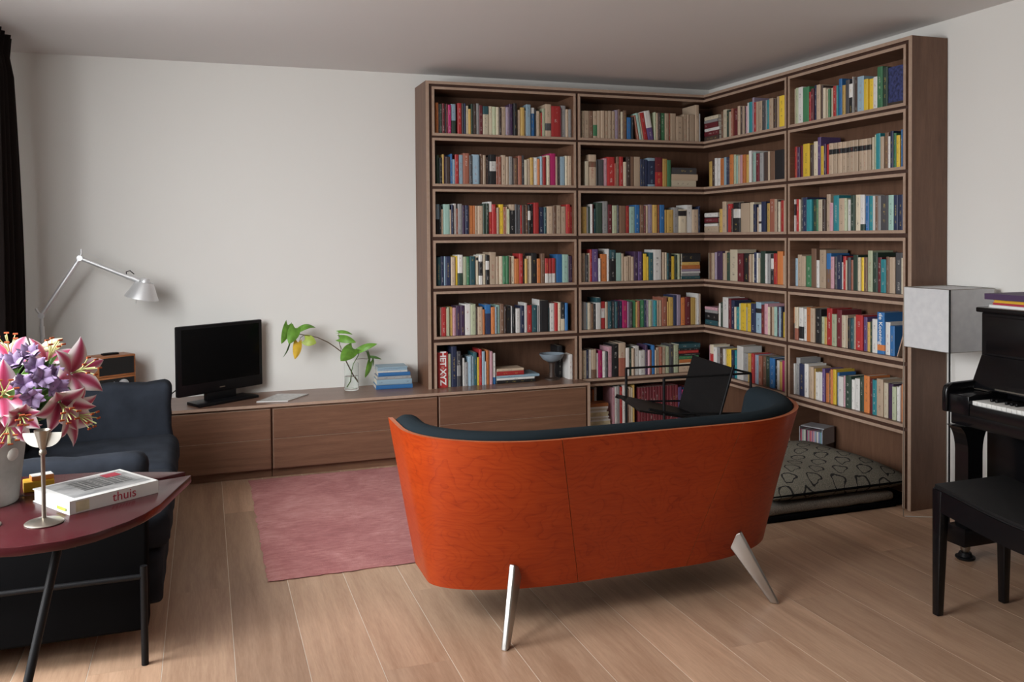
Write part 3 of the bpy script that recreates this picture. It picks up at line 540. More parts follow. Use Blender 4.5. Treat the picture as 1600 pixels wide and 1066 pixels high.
def book_parts(w, d, h, code, bands, rr):
    """cover and page block in local space: spine faces -y, thickness along x, height along z. returns two lists of (verts, face, colour, txtcolour, uv)"""
    col = PAL[code][1]; j = rr.uniform(.82, 1.15); col = tuple(min(.9, c*j) for c in col)
    lum = sum(col)/3; txt = ((.75, .73, .68) if lum < .22 else (.05, .045, .05)); k = rr.random()
    if k < .22: txt = (.6, .45, .12) if lum < .22 else (.35, .05, .05)
    if k > .80: txt = col
    tx = (*txt, rr.random()); t = min(.0022, w*.18); cov = []
    cuts = [0, 1]; zones = []
    for b in bands:
        a, e = b[1:].split('-'); zones.append((int(a)/100, int(e)/100, tuple(min(.9, c*j) for c in PAL[b[0]][1]))); cuts += [int(a)/100, int(e)/100]
    cuts = sorted(set(cuts)); xs = [0, .22*w, .78*w, w]; ch = min(.0028, w*.16); ys = [ch, 0, 0, ch]
    for i in range(len(cuts)-1):
        mid = (cuts[i]+cuts[i+1])/2; cc = col
        for a, e, zc in zones:
            if a <= mid <= e: cc = zc
        z0, z1 = cuts[i]*h, cuts[i+1]*h
        for q in range(3):
            cov.append(([(xs[q], ys[q], z0), (xs[q+1], ys[q+1], z0), (xs[q+1], ys[q+1], z1), (xs[q], ys[q], z1)], cc,
                        tx, [(xs[q]/w, cuts[i]), (xs[q+1]/w, cuts[i]), (xs[q+1]/w, cuts[i+1]), (xs[q]/w, cuts[i+1])]))
        for (xa, sgn) in ((0, 1), (w, -1)):
            f = [(xa, ch, z0), (xa, ch, z1), (xa, d, z1), (xa, d, z0)]
            cov.append((f if sgn > 0 else f[::-1], cc, tx, None))
    for xa, xb in ((0, t), (w-t, w)):           # board ends: top, fore edge
        cov.append(([(xa, ch, h), (xb, ch, h), (xb, d, h), (xa, d, h)], col, tx, None)); cov.append(([(xa, ch, 0), (xa, d, 0), (xb, d, 0), (xb, ch, 0)], col, tx, None))
        cov.append(([(xa, d, 0), (xa, d, h), (xb, d, h), (xb, d, 0)], col, tx, None))
    cov.append(([(t, ch+t, 0), (t, d, 0), (t, d, h), (t, ch+t, h)], col, tx, None)); cov.append(([(w-t, ch+t, 0), (w-t, ch+t, h), (w-t, d, h), (w-t, d, 0)], col, tx, None))
    cov.append(([(0, ch, h), (xs[1], 0, h), (xs[2], 0, h), (w, ch, h), (w-t, ch+t, h), (t, ch+t, h)], col, tx, None))
    cov.append(([(0, ch, 0), (t, ch+t, 0), (w-t, ch+t, 0), (w, ch, 0), (xs[2], 0, 0), (xs[1], 0, 0)], col, tx, None))
    pg = []; p0, p1, q0, q1, r0, r1 = t, w-t, ch+t, d-.003, .002, h-.0025
    pb = MB().box(p0, q0, r0, p1, q1, r1)
    return cov, pb
def cover_mesh(name, cov, mtx=None):
    vs, fs = [], []
    for f in cov:
        b = len(vs); vs += [tuple(mtx @ Vector(p)) if mtx else p for p in f[0]]; fs.append(tuple(range(b, b+len(f[0]))))
    return vs, fs
def fill_cover(me, cov):
    me.materials.append(MAT['book_cover'])
    ca = me.color_attributes.new('Col', 'FLOAT_COLOR', 'CORNER'); ta = me.color_attributes.new('Txt', 'FLOAT_COLOR', 'CORNER'); uv = me.uv_layers.new(name='UVMap')
    cd, td, ud = [], [], []
    for f in cov:
        n = len(f[0])
        for i in range(n):
            cd += [*f[1], 1.0]; td += list(f[2]); ud += list(f[3][i] if f[3] else (-1, -1))
    ca.data.foreach_set('color', cd); ta.data.foreach_set('color', td); uv.data.foreach_set('uv', ud)
FLOORZ = [zb+T for zt, zb in ROWS]
BAYN = {'A': 'of left bay', 'B': 'of bay left of corner', 'C': 'of bay right of corner', 'D': 'of bay beside paper lamp'}
SHN = ['top shelf', 'second shelf', 'third shelf', 'fourth shelf', 'fifth shelf', 'sixth shelf']
def nth(i): return '%d%s' % (i, 'th' if 10 <= i % 100 <= 20 else {1: 'st', 2: 'nd', 3: 'rd'}.get(i % 10, 'th'))
specs = []      # (area, matrix, w, d, h, code, bands, label, group, key)
for comp, s in BOOKS.items():
    bay, row = comp[0], int(comp[1])-1; fz = ZS if comp == 'A6' else FLOORZ[row]; fz += .0003
    items = s.split(); lean = 0
    for i, it in enumerate(items):
        f = it.split(','); code = f[0][0]; a, b, h = int(f[0][1:])/1000, int(f[1])/1000, int(f[2])/1000
        bands = [x for x in f[3:] if x != 'L']; w = abs(b-a)-.0014; off = .026+RND.uniform(0, .012)
        d = min(h*RND.uniform(.62, .72), .185 if bay in 'CD' else .20)
        if w > .06: d = min(d, .16)
        if comp == 'A6' and code == 'x' and i > 10: off = .135
        if bay in 'AB': mt = Matrix.Translation((min(a, b)+.0007, YF+off, fz)); dist = 5.2 if bay == 'A' else 5.5
        else: mt = Matrix.Translation((XF+off, max(a, b)-.0007, fz)) @ Matrix.Rotation(R(-90), 4, 'Z'); dist = 5.4 if bay == 'C' else 4.6
        if 'L' in f[3:]: mt = mt @ Matrix.Rotation(R(-10), 4, 'Y'); w *= .96; h = min(h, .205)
        size = 'thin ' if w < .012 else ('thick ' if w > .034 else '')
        key = {'A60': 'xyz', }.get(comp+str(i)); 
        if comp == 'D5' and code == 'b' and 'o8-22' in bands: key = 'kooning'
        lab = '%s%s book, %s from left on %s %s' % (size, PAL[code][0], nth(i+1), SHN[row], BAYN[bay])
        if key == 'xyz': lab = 'thick red book with large white spine lettering, left end of sixth shelf, left bay'
        if key == 'kooning': lab = 'tall blue book with white lettering and orange band, fifth shelf beside paper lamp'
        fs_ = 1371/dist; vis = w*h*fs_*fs_*(.62 if bay in 'CD' else 1.0)
        if key: vis *= 9
        specs.append((vis, mt, w, d, h, code, bands, lab, 'books standing on the bookcase shelves', key))
for comp, (a, b, s) in STACKS.items():
    bay, row = comp[0], int(comp[1])-1; z = (ZS if comp == 'A6' else FLOORZ[row])+.0003; its = s.split()
    for i, it in enumerate(its):
        code, th = it[0], int(it[1:])/1000; a0, b0 = a/1000, b/1000
        if bay == 'B': b0 = min(b0, 3.345)
        L = abs(b0-a0)*RND.uniform(.88, .98); d = L*.68
        if comp == 'A6': L = (.272, .265, .30, .19, .185)[i]; d = min(.19, L*.7)
        # lying flat: spine along x. local x (thickness) -> z, local z (height) -> x
        if bay in 'AB': base = Vector((a0+RND.uniform(0, .006), YF+.03, z)); X = Vector((0, 0, 1)); Y = Vector((0, 1, 0)); Z = Vector((1, 0, 0)); d = min(d, .2)
        else: base = Vector((XF+.032, a0-RND.uniform(0, .006), z)); X = Vector((0, 0, 1)); Y = Vector((1, 0, 0)); Z = Vector((0, -1, 0)); d = min(d, .18)
        lab = '%s book, %s from bottom of flat stack, %s %s' % (PAL[code][0], nth(i+1), SHN[row], BAYN[bay])
        fs_ = 1371/5.3
        # right handed frame
        if X.cross(Y).dot(Z) < 0: base = base+Z*L; Z = -Z
        specs.append((L*th*fs_*fs_*(1 if bay in 'AB' else .6), frame(base, X, Y, Z), th-.0004, d, L, code, [], lab, 'books lying flat on the bookcase shelves', None))
        z += th
specs.sort(key=lambda q: -q[0])
rb = random.Random(5); key_obj = {}
rest_c, rest_v, rest_f = [], [], []; rest_p = MB()
NB = 285
for i, (vis, mt, w, d, h, code, bands, lab, grp, key) in enumerate(specs):
    cov, pb = book_parts(w, d, h, code, bands, rb)
    if i < NB:
        vs, fs = cover_mesh('book', cov); me = bpy.data.meshes.new('book'); me.from_pydata(vs, [], fs); me.update(); fill_cover(me, cov)
        o = bpy.data.objects.new('book', me); COL.objects.link(o); o.matrix_world = mt; tag(o, lab, 'book', grp)
        p = obj('pages', pb, 'page_paper'); p.parent = o
        if key: key_obj[key] = (o, w, d, h)
    else:
        vs, fs = cover_mesh('book', cov, mt); b = len(rest_v); rest_v += vs; rest_f += [tuple(k+b for k in f) for f in fs]; rest_c += cov
        rest_p.add([mt @ Vector(p) for p in pb.v], pb.f)
me = bpy.data.meshes.new('small_books'); me.from_pydata(rest_v, [], rest_f); me.update(); fill_cover(me, rest_c)
sb = bpy.data.objects.new('small_books', me); COL.objects.link(sb)
tag(sb, 'many thin books of all colours filling the remaining shelf space', 'books', kind='stuff')
pp = obj('pages', rest_p, 'page_paper'); pp.parent = sb; pp['kind'] = 'stuff'
o, w, d, h = key_obj['xyz']
t = text_mb('HET XYZ', .054, bold=.0016); t.rot(frame((w/2, -.0003, h*.55), (0, 0, -1), (1, 0, 0), (0, -1, 0))); obj('lettering', t, 'print_white').parent = o
o, w, d, h = key_obj['kooning']
t = text_mb('de Kooning', .036, bold=.0004); t.rot(frame((w/2, -.0003, h*.60), (0, 0, -1), (1, 0, 0), (0, -1, 0))); obj('lettering', t, 'print_white').parent = o

# ------------------------------------------------------------------ orange curved settee
so = thing('settee', (1.493, 3.1, 0), 'curved orange lacquered plywood settee with dark padding on splayed steel legs', 'sofa')
SXC, SZ0, SZ1 = 1.487, .150, .722
TE = 2.38       # plan parameter: 0..1 straight back, 1..2 corner arc, 2..TE short straight arm end
def shell_pt(t, s, inset=0.0):
    sg = 1 if t >= 0 else -1; t = abs(t)
    hs = .222+.135*s; a = .735+.100*s-inset; yb = 2.905-.182*s+inset; yc = (3.11 if sg < 0 else 3.19)
    if t <= 1: x, y = hs*t, yb
    elif t <= 2: ph = (t-1)*math.pi/2; x, y = hs+(a-hs)*math.sin(ph), yc-(yc-yb)*math.cos(ph)
    else: x, y = a, yc+(3.30-yc)*(t-2)/(TE-2)
    return Vector((SXC+sg*x, y, SZ0+(SZ1-SZ0)*s))
def panel(name, t0, t1, dens):
    m = MB(); nv = 10; TH = .017
    def ang(u, s): return t0+(t1-t0)*u
    def arc(t): return (t if abs(t) < 1 else math.copysign(1+(abs(t)-1)*1.9, t))*.36
    def outer(u, v): return shell_pt(ang(u, v), v)
    def inner(u, v): return shell_pt(ang(1-u, v), v, TH)
    m.grid(outer, dens, nv, lambda u, v: (arc(ang(u, v)), v*.57)); m.grid(inner, dens, nv, lambda u, v: (arc(ang(1-u, v)), v*.57))
    o = obj(name, m, 'orange_veneer', so, smooth=30)
    e = MB(); e.grid(lambda u, v: shell_pt(ang(u, 1), 1, TH*v), dens, 1); e.grid(lambda u, v: shell_pt(ang(u, 0), 0, TH*(1-v)), dens, 1)
    for u in (0, 1):
        e.grid((lambda q, v, u=u: shell_pt(ang(u, v), v, TH*(q if u else 1-q))), 1, nv)
    obj('ply_edge', e, 'veneer_edge', o, smooth=30)
panel('veneer_panel', -TE, -1.0022, 34)
panel('veneer_panel', -.9978, .9978, 8)
panel('veneer_panel', 1.0022, TE, 34)
H = TE
# upholstery: rounded pad swept inside the shell
prof = []
for k in range(13):
    a = math.pi*k/12; prof.append((.062-.042*math.cos(a), .712+.034*math.sin(a)))
prof += [(.108, .55), (.112, .36), (.03, .30), (.02, .5)]
m = MB(); nt_ = 60; vs = []; fs = []; npf = len(prof)
for i in range(nt_+1):
    th = -H*.99+2*H*.99*i/nt_; tap = min(1, (min(i, nt_-i)+.55)/2.0)
    for (ins, z) in prof:
        s = (z-SZ0)/(SZ1-SZ0); p = shell_pt(th, s, .02+(ins-.02)*(.75+.25*tap)); p.z = z-(1-tap)*.03*(1 if z > .6 else 0); vs.append(p)
for i in range(nt_):
    for j in range(npf): fs.append((i*npf+j, i*npf+(j+1) % npf, (i+1)*npf+(j+1) % npf, (i+1)*npf+j))
fs += [tuple(range(npf)), tuple(nt_*npf+j for j in range(npf))[::-1]]
obj('back_pad', m.add(vs, fs), 'teal_wool', so, smooth=50)
m = MB(); pl = [shell_pt(-H+2*H*i/40, .4, .095) for i in range(41)]
m.prism([(p.x, p.y) for p in pl]+[(SXC+.60, 3.36), (SXC-.60, 3.36)], .29, .43)
obj('seat_cushion', m, 'teal_wool', so, bevel=.03, seg=3)
pl = [shell_pt(-H+2*H*i/40, .12, .022) for i in range(41)]
obj('seat_base', MB().prism([(p.x, p.y) for p in pl], .175, .285), 'black_steel', so)
def blade(top, foot, out, wid):
    """tapered flat leg: wide at the top, lying in the vertical plane that contains out"""
    o = Vector(out).normalized(); n = o.cross(Vector((0, 0, 1))); th = .0115; top, foot = Vector(top), Vector(foot)
    ax = (top-foot).normalized(); pd = Vector((o.x*-ax.z, o.y*-ax.z, math.hypot(ax.x, ax.y)))  # in-plane, perpendicular, pointing inward and up
    a = [top+o*.012, top-o*wid-Vector((0, 0, .035)), foot-o*.036, foot-o*.004]
    a[2].z = .0; a[3].z = .0
    m = MB(); m.add([p-n*th for p in a]+[p+n*th for p in a], [(0, 1, 2, 3), (7, 6, 5, 4), (0, 4, 5, 1), (1, 5, 6, 2), (2, 6, 7, 3), (3, 7, 4, 0)])
    return m
for tp, ft, out in (((1.012, 2.895, .258), (.935, 2.790, 0), (-.72, -.70, 0)), ((1.940, 2.905, .258), (2.052, 2.790, 0), (.72, -.70, 0)),
                    ((1.20, 3.22, .20), (1.18, 3.32, 0), (-.3, .9, 0)), ((1.80, 3.22, .20), (1.82, 3.32, 0), (.3, .9, 0))):
    obj('leg', blade(tp, ft, out, .055), 'brushed_steel', so, bevel=.006, seg=3)

# ------------------------------------------------------------------ pink rug
rg = MB(); rr = random.Random(3); NX, NY = 60, 56; RX0, RX1, RY0, RY1 = .226, 1.92, 3.69, 5.285
def rugp(u, v):
    e = .006 if (u in (0, 1) or v in (0, 1)) else 0
    return (RX0+(RX1-RX0)*u+rr.uniform(-e, e), RY0+(RY1-RY0)*v+rr.uniform(-e, e), .011+rr.uniform(-.0016, .0016) if not e else .004)
rg.grid(rugp, NX, NY)
rg.box(RX0+.006, RY0+.006, .0006, RX1-.006, RY1-.006, .0035)
tag(obj('rug', rg, 'rug_pile', base=(1.0, 4.4, 0), smooth=60), 'pink short-pile rug on the plank floor before the sideboard', 'rug')

# ------------------------------------------------------------------ dark blue sofa
ns = thing('sofa', (-.56, 3.95, 0), 'dark blue slipcovered two-seat sofa on a black steel frame', 'sofa')
def puffy(x0, y0, z0, x1, y1, z1, bev=.035, wr=.006, seed=1, n=10):
    """box with rounded edges and a slightly wrinkled surface"""
    me = meshdata('tmp', MB().box(x0, y0, z0, x1, y1, z1), None, bevel=bev, seg=4)
    bm = bmesh.new(); bm.from_mesh(me); bpy.data.meshes.remove(me)
    long_e = [e for e in bm.edges if e.calc_length() > .10]
    bmesh.ops.subdivide_edges(bm, edges=long_e, cuts=n, use_grid_fill=True)
    bm.normal_update(); q = random.Random(seed); ph = [q.uniform(0, 6) for _ in range(6)]
    for v in bm.verts:
        c = v.co; f = math.sin(c.x*31+ph[0]+2*math.sin(c.z*9+ph[1]))*.5+math.sin(c.y*27+ph[2]+c.z*6)*.5+math.sin((c.x+c.z)*57+ph[3])*.35+math.sin(c.x*13-c.z*21+ph[4])*.4
        v.co = c+v.normal*wr*f
    m = MB().add([v.co[:] for v in bm.verts], [tuple(v.index for v in f.verts) for f in bm.faces]); bm.free()
    return m
obj('armrest', puffy(-.955, 3.137, .545, -.19, 3.275, .690, .040, .006, 2), 'navy_cotton', ns, smooth=60)
obj('side_panel', MB().box(-.95, 3.150, .100, -.195, 3.265, .548), 'mat_black', ns, bevel=.012, seg=3)
obj('armrest', puffy(-.955, 4.655, .100, -.165, 4.80, .698, .035, .0065, 5, 16), 'navy_cotton', ns, smooth=60)
obj('backrest', puffy(-.99, 3.280, .12, -.80, 4.650, .700, .05, .006, 8), 'navy_cotton', ns, smooth=60)
for y0, y1, sd in ((3.282, 3.964, 11), (3.970, 4.650, 14)):
    obj('seat_cushion', puffy(-.795, y0, .315, -.125, y1, .452, .05, .005, sd), 'navy_cotton', ns, smooth=60)
obj('seat_base', puffy(-.795, 3.285, .13, -.155, 4.650, .312, .02, .003, 17), 'navy_cotton', ns, smooth=60)
for y in (3.118, 4.815):
    obj('side_rail', MB().tube([(-.97, y, .295), (-.205, y, .295)], .009, 10), 'black_steel', ns, smooth=50)
for x in (-.205, -.96):
    for y in (3.118, 4.815): obj('leg', MB().tube([(x, y, 0), (x, y, .33)], .0115, 12), 'black_steel', ns, smooth=50)

# ------------------------------------------------------------------ red leaf-shaped table
tb = thing('table', (-.62, 2.45, 0), 'dark red lacquered table with pointed leaf-shaped top', 'table')
tip = Vector((-.045, 2.712)); TZ = .72
front = [(-.045, 2.712), (-.075, 2.60), (-.118, 2.441), (-.150, 2.37), (-.186, 2.318), (-.25, 2.255), (-.313, 2.222), (-.40, 2.212), (-.55, 2.235), (-.75, 2.33), (-.95, 2.50)]
slit_f = [(-.95, 2.625), (-.45, 2.648), (-.155, 2.676)]
obj('front_leaf', MB().prism([tuple(p) for p in front]+slit_f, TZ-.022, TZ), 'table_red', tb, bevel=.0025)
back = [(-.062, 2.756), (-.150, 2.700), (-.45, 2.652), (-.95, 2.629), (-1.02, 2.70), (-.80, 2.85), (-.55, 2.875), (-.30, 2.845)]
obj('rear_leaf', MB().prism(back, TZ-.022, TZ), 'table_red', tb, bevel=.0025)
obj('under_frame', MB().box(-.85, 2.30, TZ-.045, -.30, 2.325, TZ-.0222).box(-.85, 2.74, TZ-.045, -.315, 2.765, TZ-.0222).box(-.34, 2.325, TZ-.045, -.315, 2.74, TZ-.0222), 'black_steel', tb)
for a, b in (((-.335, 2.30, TZ-.03), (-.47, 2.05, 0)), ((-.62, 2.75, TZ-.03), (-.66, 2.96, 0)), ((-.80, 2.40, TZ-.03), (-.90, 2.25, 0)), ((-.83, 2.75, TZ-.03), (-.93, 2.95, 0))):
    obj('leg', MB().tube([a, b], .010, 12), 'black_steel', tb, smooth=50)

# book "thuis" lying on the table
A, B, L = Vector((-.327, 2.420, TZ)), Vector((-.127, 2.553, TZ)), Vector((-.437, 2.583, TZ))
ex = (B-A).normalized(); ey = (L-A); ey = (ey-ex*ey.dot(ex)).normalized(); bl, bd, bh = (B-A).length, (L-A).length, .034
th_ = thing('book', (A+ex*bl/2+ey*bd/2)[:], 'thick white book with red spine lettering lying on the red table', 'book')
fm = frame(A+Vector((0, 0, .0004)), ex, ey, (0, 0, 1))
obj('cover', MB().box(0, 0, 0, bl, bd, .0025).box(0, 0, bh-.0025, bl, bd, bh).box(0, 0, .0025, bl, .0025, bh-.0025).rot(fm), 'white_paper', th_)
obj('pages', MB().box(.003, .0027, .0026, bl-.003, bd-.004, bh-.0026).rot(fm), 'white_paper', th_)
def decal(x0, y0, x1, y1, h): return MB().add([(x0, y0, bh+h), (x1, y0, bh+h), (x1, y1, bh+h), (x0, y1, bh+h)], [(0, 1, 2, 3)], [[(0, 0), (1, 0), (1, 1), (0, 1)]]).rot(fm)
obj('cover_photo', decal(.022, .020, bl-.010, bd-.010, .0002), 'cover_photo', th_)
obj('facade_picture', decal(.070, .060, bl-.030, bd-.030, .0004), 'facade_print', th_)
obj('title_block', decal(bl*.70, bd-.060, bl-.028, bd-.022, .0006), 'print_red', th_)
t = text_mb('thuis', .034); t.rot(fm @ frame((bl*.60, -.0002, bh*.50), (1, 0, 0), (0, 0, 1), (0, -1, 0))); obj('lettering', t, 'print_red', th_)
obj('spine_picture', MB().box(.016, -.0004, .004, .05, 0, bh-.004).rot(fm), 'bud_cream', th_)
obj('sticker', MB().box(-.0006, .02, .006, 0, .065, .014).rot(fm), 'leaf_lime', th_)

# small cartons behind the vase
def carton(label, c, rz, s, mat):
    m = Matrix.Translation(c) @ Matrix.Rotation(rz, 4, 'Z')
    t = thing('carton', c, label, 'box', 'cartons on the red table')
    obj('body', MB().box(-s[0]/2, -s[1]/2, .0004, s[0]/2, s[1]/2, s[2]).rot(m), mat, t, bevel=.001)
    obj('lid_flap', MB().box(-s[0]/2+.001, -s[1]/2+.001, s[2], s[0]/2-.001, s[1]/2-.001, s[2]+.0008).rot(m), 'white_paper' if mat == 'orange_card' else mat, t)
carton('yellow carton on the red table beside the flower pot', (-.442, 2.712, TZ), R(12), (.075, .05, .026), 'yellow_card')
carton('small orange and white carton on top of the yellow carton', (-.435, 2.716, TZ+.0272), R(20), (.055, .036, .012), 'orange_card')

# candle holders
def holder(c, label, full=True):
    t = thing('candle_holder', c, label, 'candle holder', 'pewter candle holders on the red table'); z = c[2]
    obj('foot', MB().lathe([(.0, .0004), (.043, .0004), (.044, .003), (.040, .006), (.018, .009), (.006, .014), (.0, .014)], c, 32), 'pewter', t, smooth=50)
    obj('stem', MB().lathe([(.0, .012), (.0052, .012), (.0048, .09), (.0052, .166), (.0085, .169), (.0085, .177), (.005, .182), (0, .182)], c, 16), 'pewter', t, smooth=50)
    obj('cup', MB().lathe([(0, .180), (.007, .182), (.019, .228), (.0175, .228), (.006, .19), (0, .19)], c, 24), 'pewter', t, smooth=50)
    for s in (-1, 1):
        # half-moon shell wings either side of the cup
        pts = [(s*.009, .186)]+[(s*(.009+.036*math.sin(a)), .221-.035*math.cos(a)) for a in [math.pi/2*k/8 for k in range(9)]]+[(s*.017, .221)]
        w = MB().extr([(x, zz) for x, zz in pts], 'y', -.0018, .0018).rot(Matrix.Rotation(R(-12), 4, 'Z')).move(c); obj('wing', w, 'shell_white', t)
holder((-.377, 2.376, TZ), 'pewter candle holder with white shell wings in front of the book')
holder((-.517, 2.398, TZ), 'pewter candle holder at the left picture edge, mostly cut off')

# ------------------------------------------------------------------ flower pot with lilies
PC = Vector((-.555, 2.615, TZ))
pt = thing('flower_pot', PC[:], 'grey-white glazed flower pot with small round knob on the table', 'pot')
obj('body', MB().lathe([(0, .0004), (.078, .0004), (.081, .004), (.094, .11), (.106, .205), (.110, .209), (.110, .238), (.106, .240), (.101, .238), (.097, .21), (.088, .12), (.0, .02)], PC, 40), 'pot_glaze', pt, smooth=40)
kd = Vector((.82, -.57, 0)); obj('knob', MB().lathe([(0, 0), (.016, 0), (.017, .004), (.012, .009), (0, .010)], PC+kd*.0945+Vector((0, 0, .135)), 20, axis=kd+Vector((0, 0, -.12))), 'shell_white', pt, smooth=50)
obj('soil', MB().lathe([(0, .185), (.092, .185)], PC, 24), 'dark_wood', pt)

def strip(base, d0, nrm, length, width, bend, recurve=0, nu=4, nv=9, cup=.25, pw=.75):
    """leaf or petal: centre line starts at base along d0 and bends towards nrm"""
    base, d0, nrm = Vector(base), Vector(d0).normalized(), Vector(nrm); nrm = (nrm-d0*nrm.dot(d0)).normalized(); side = d0.cross(nrm)
    pts = []; p = base.copy(); ang = 0
    for j in range(nv+1):
        v = j/nv; t = d0*math.cos(ang)+nrm*math.sin(ang); n = nrm*math.cos(ang)-d0*math.sin(ang); pts.append((p.copy(), n, v))
        p = p+t*(length/nv); ang += (bend+recurve*max(0, v-.55)*2)/nv
    def fn(u, v):
        c, n, _ = pts[round(v*nv)]; q = u*2-1; w = width*.5*math.sin(math.pi*min(1, v**pw*.93+.07))
        return c+side*q*w+n*(-abs(q)**2*w*cup)
    return MB().grid(fn, nu, nv)
def lily(px, axis, label, size=1.0, spin=0, stem_to=None, opening=1.0, group='pink lilies in the flower pot'):
    c = Vector(px); a = Vector(axis).normalized()
    t = thing('lily', c[:], label, 'flower', group)
    u = a.cross(Vector((0, 0, 1)) if abs(a.z) < .9 else Vector((1, 0, 0))).normalized(); w = a.cross(u)
    rr = random.Random(int(abs(c.x*9173+c.z*7919)*100))
    for i in range(6):
        ph = spin+math.pi/3*i; out = u*math.cos(ph)+w*math.sin(ph); k = 1 if i % 2 == 0 else .86
        m = strip(c+out*.004, a*.8+out*.62*opening, out, .094*size*rr.uniform(.9, 1.1), .062*size*k, R(62)*opening, R(95), cup=-.30, nu=8)
        obj('petal', m, 'lily_petal', t, smooth=80)
    for i in range(6):
        ph = spin+math.pi/3*i+.5; out = u*math.cos(ph)+w*math.sin(ph); L_ = .075*size
        e1 = c+a*L_*.55+out*.006; e2 = c+a*L_+out*.024*size
        s_ = obj('stamen', MB().tube([c, e1, e2], .0013, 6), 'filament', t, smooth=60)
        obj('anther', MB().tube([e2-u*.006, e2+u*.006], .0026, 6), 'anther', s_, smooth=60)
    obj('pistil', MB().tube([c, c+a*.05*size, c+a*.085*size+w*.006], .0019, 6), 'filament', t, smooth=60)
    bt = PC+Vector((rr.uniform(-.03, .03), rr.uniform(-.03, .03), .19)); mid = (c+bt)/2+Vector((0, 0, -.01))
    obj('stem', MB().tube([bt, mid, c-a*.01], .0035, 8), 'stem_green', t, smooth=60)
_C = Vector((0, 0, 1.408))
for pos, ax, lab, sz, sp, op in (
 ((-.498, 2.690, 1.082), (-.05, -.45, .88), 'pink lily facing up with orange anthers, topmost in the pot', 1.0, .3, 1.15),
 ((-.402, 2.635, 1.080), (.35, -.35, .85), 'pink lily facing up, just right of the lavender blossoms', .85, .9, .9),
 ((-.336, 2.568, 1.055), (.72, -.60, .30), 'large pink lily facing right above the sofa arm', 1.0, .2, 1.1),
 ((-.482, 2.492, 1.020), (.25, -.90, .35), 'large pink lily at the left picture edge, facing the room', 1.0, .5, 1.05),
 ((-.352, 2.467, .999), (.45, -.75, -.40), 'pink lily with red throat hanging below the large right lily', .9, .0, .85),
 ((-.336, 2.492, .965), (.85, -.40, -.25), 'pink lily lowest on the right, anthers pointing right', .95, .6, 1.05),
 ((-.468, 2.485, .960), (.10, -.75, -.62), 'pink lily drooping over the pot rim', .85, .2, .9),
 ((-.436, 2.440, .978), (.35, -.85, -.15), 'small half-open dark pink lily above the shell candle holder', .6, .4, .6)):
    lily(pos, ax, lab, sz, sp, None, op)
def small_flower(pos, ax, label, k):
    c = Vector(pos); a = Vector(ax).normalized(); t = thing('lavender_blossom', c[:], label, 'flower', 'lavender blossoms between the lilies')
    u = a.cross(Vector((0, 0, 1)) if abs(a.z) < .9 else Vector((1, 0, 0))).normalized(); w = a.cross(u); rr = random.Random(k)
    for h, n, r0 in ((0, 6, .026), (.010, 5, .022)):
        for i in range(n):
            ph = math.tau*i/n+k+h*90; out = u*math.cos(ph)+w*math.sin(ph)
            obj('petal', strip(c+a*h, a*.9+out*.55, out, r0*1.7, .026, R(35), R(40), cup=-.4, nu=4, nv=6), 'lavender', t, smooth=80)
    bt = PC+Vector((rr.uniform(-.03, .03), rr.uniform(-.03, .03), .19)); obj('stem', MB().tube([bt, (c+bt)/2, c], .002, 6), 'stem_green', t, smooth=60)
for k, (pos, ax, lab) in enumerate((
 ((-.466, 2.565, 1.082), (-.1, -.7, .7), 'lavender blossom below the topmost lily'), ((-.432, 2.480, 1.045), (.1, -.95, .2), 'lavender blossom in the centre of the bouquet'),
 ((-.392, 2.470, 1.057), (.3, -.9, .3), 'lavender blossom right of the bouquet centre'), ((-.378, 2.535, 1.052), (.4, -.8, .4), 'lavender blossom left of the large right lily'),
 ((-.412, 2.455, 1.020), (.2, -.9, -.1), 'lavender blossom low in the bouquet above the leaves'), ((-.492, 2.590, 1.075), (-.2, -.8, .5), 'lavender blossom near the left picture edge'),
 ((-.440, 2.590, 1.098), (.1, -.6, .8), 'lavender blossom under the pale bud'),
 ((-.415, 2.520, 1.075), (.2, -.8, .6), 'lavender blossom just left of the second lily'), ((-.365, 2.500, 1.030), (.4, -.9, .1), 'lavender blossom under the large right lily'))):
    small_flower(pos, ax, lab, k+1)
bd = thing('lily_bud', (-.412, 2.655, 1.12), 'pale pointed lily bud in front of the lamp stem', 'flower')
for i, dz in enumerate((0, .014)):
    b0 = Vector((-.425, 2.655, 1.108+dz*.5)); d_ = Vector((.95, -.1, .30+dz*9)).normalized()
    obj('petal', MB().lathe([(0, 0), (.006, .005), (.011, .022), (.009, .044), (0, .066)], b0, 12, axis=d_), 'bud_cream', bd, smooth=60)
obj('stem', MB().tube([PC+Vector((.01, .02, .19)), (-.47, 2.63, 1.04), (-.425, 2.655, 1.108)], .003, 8), 'stem_green', bd, smooth=60)
fg = thing('bouquet_foliage', (PC+Vector((0, 0, .19)))[:], 'long green leaves hanging out between pot rim and lilies', 'leaves')
rr = random.Random(21)
for i in range(26):
    a = R(-150+rr.uniform(0, 190)) if i > 5 else R(rr.uniform(-75, 10)); o_ = Vector((math.cos(a), math.sin(a), 0)); b0 = PC+o_*rr.uniform(.03, .07)+Vector((0, 0, rr.uniform(.20, .30)))
    obj('leaf', strip(b0, o_*.7+Vector((0, 0, rr.uniform(.1, .9))), o_*.2+Vector((0, 0, -1)), rr.uniform(.08, .14), rr.uniform(.016, .028), R(70), 0, nu=2, nv=7), 'leaf_dark' if i % 2 else 'leaf_green', fg, smooth=80)
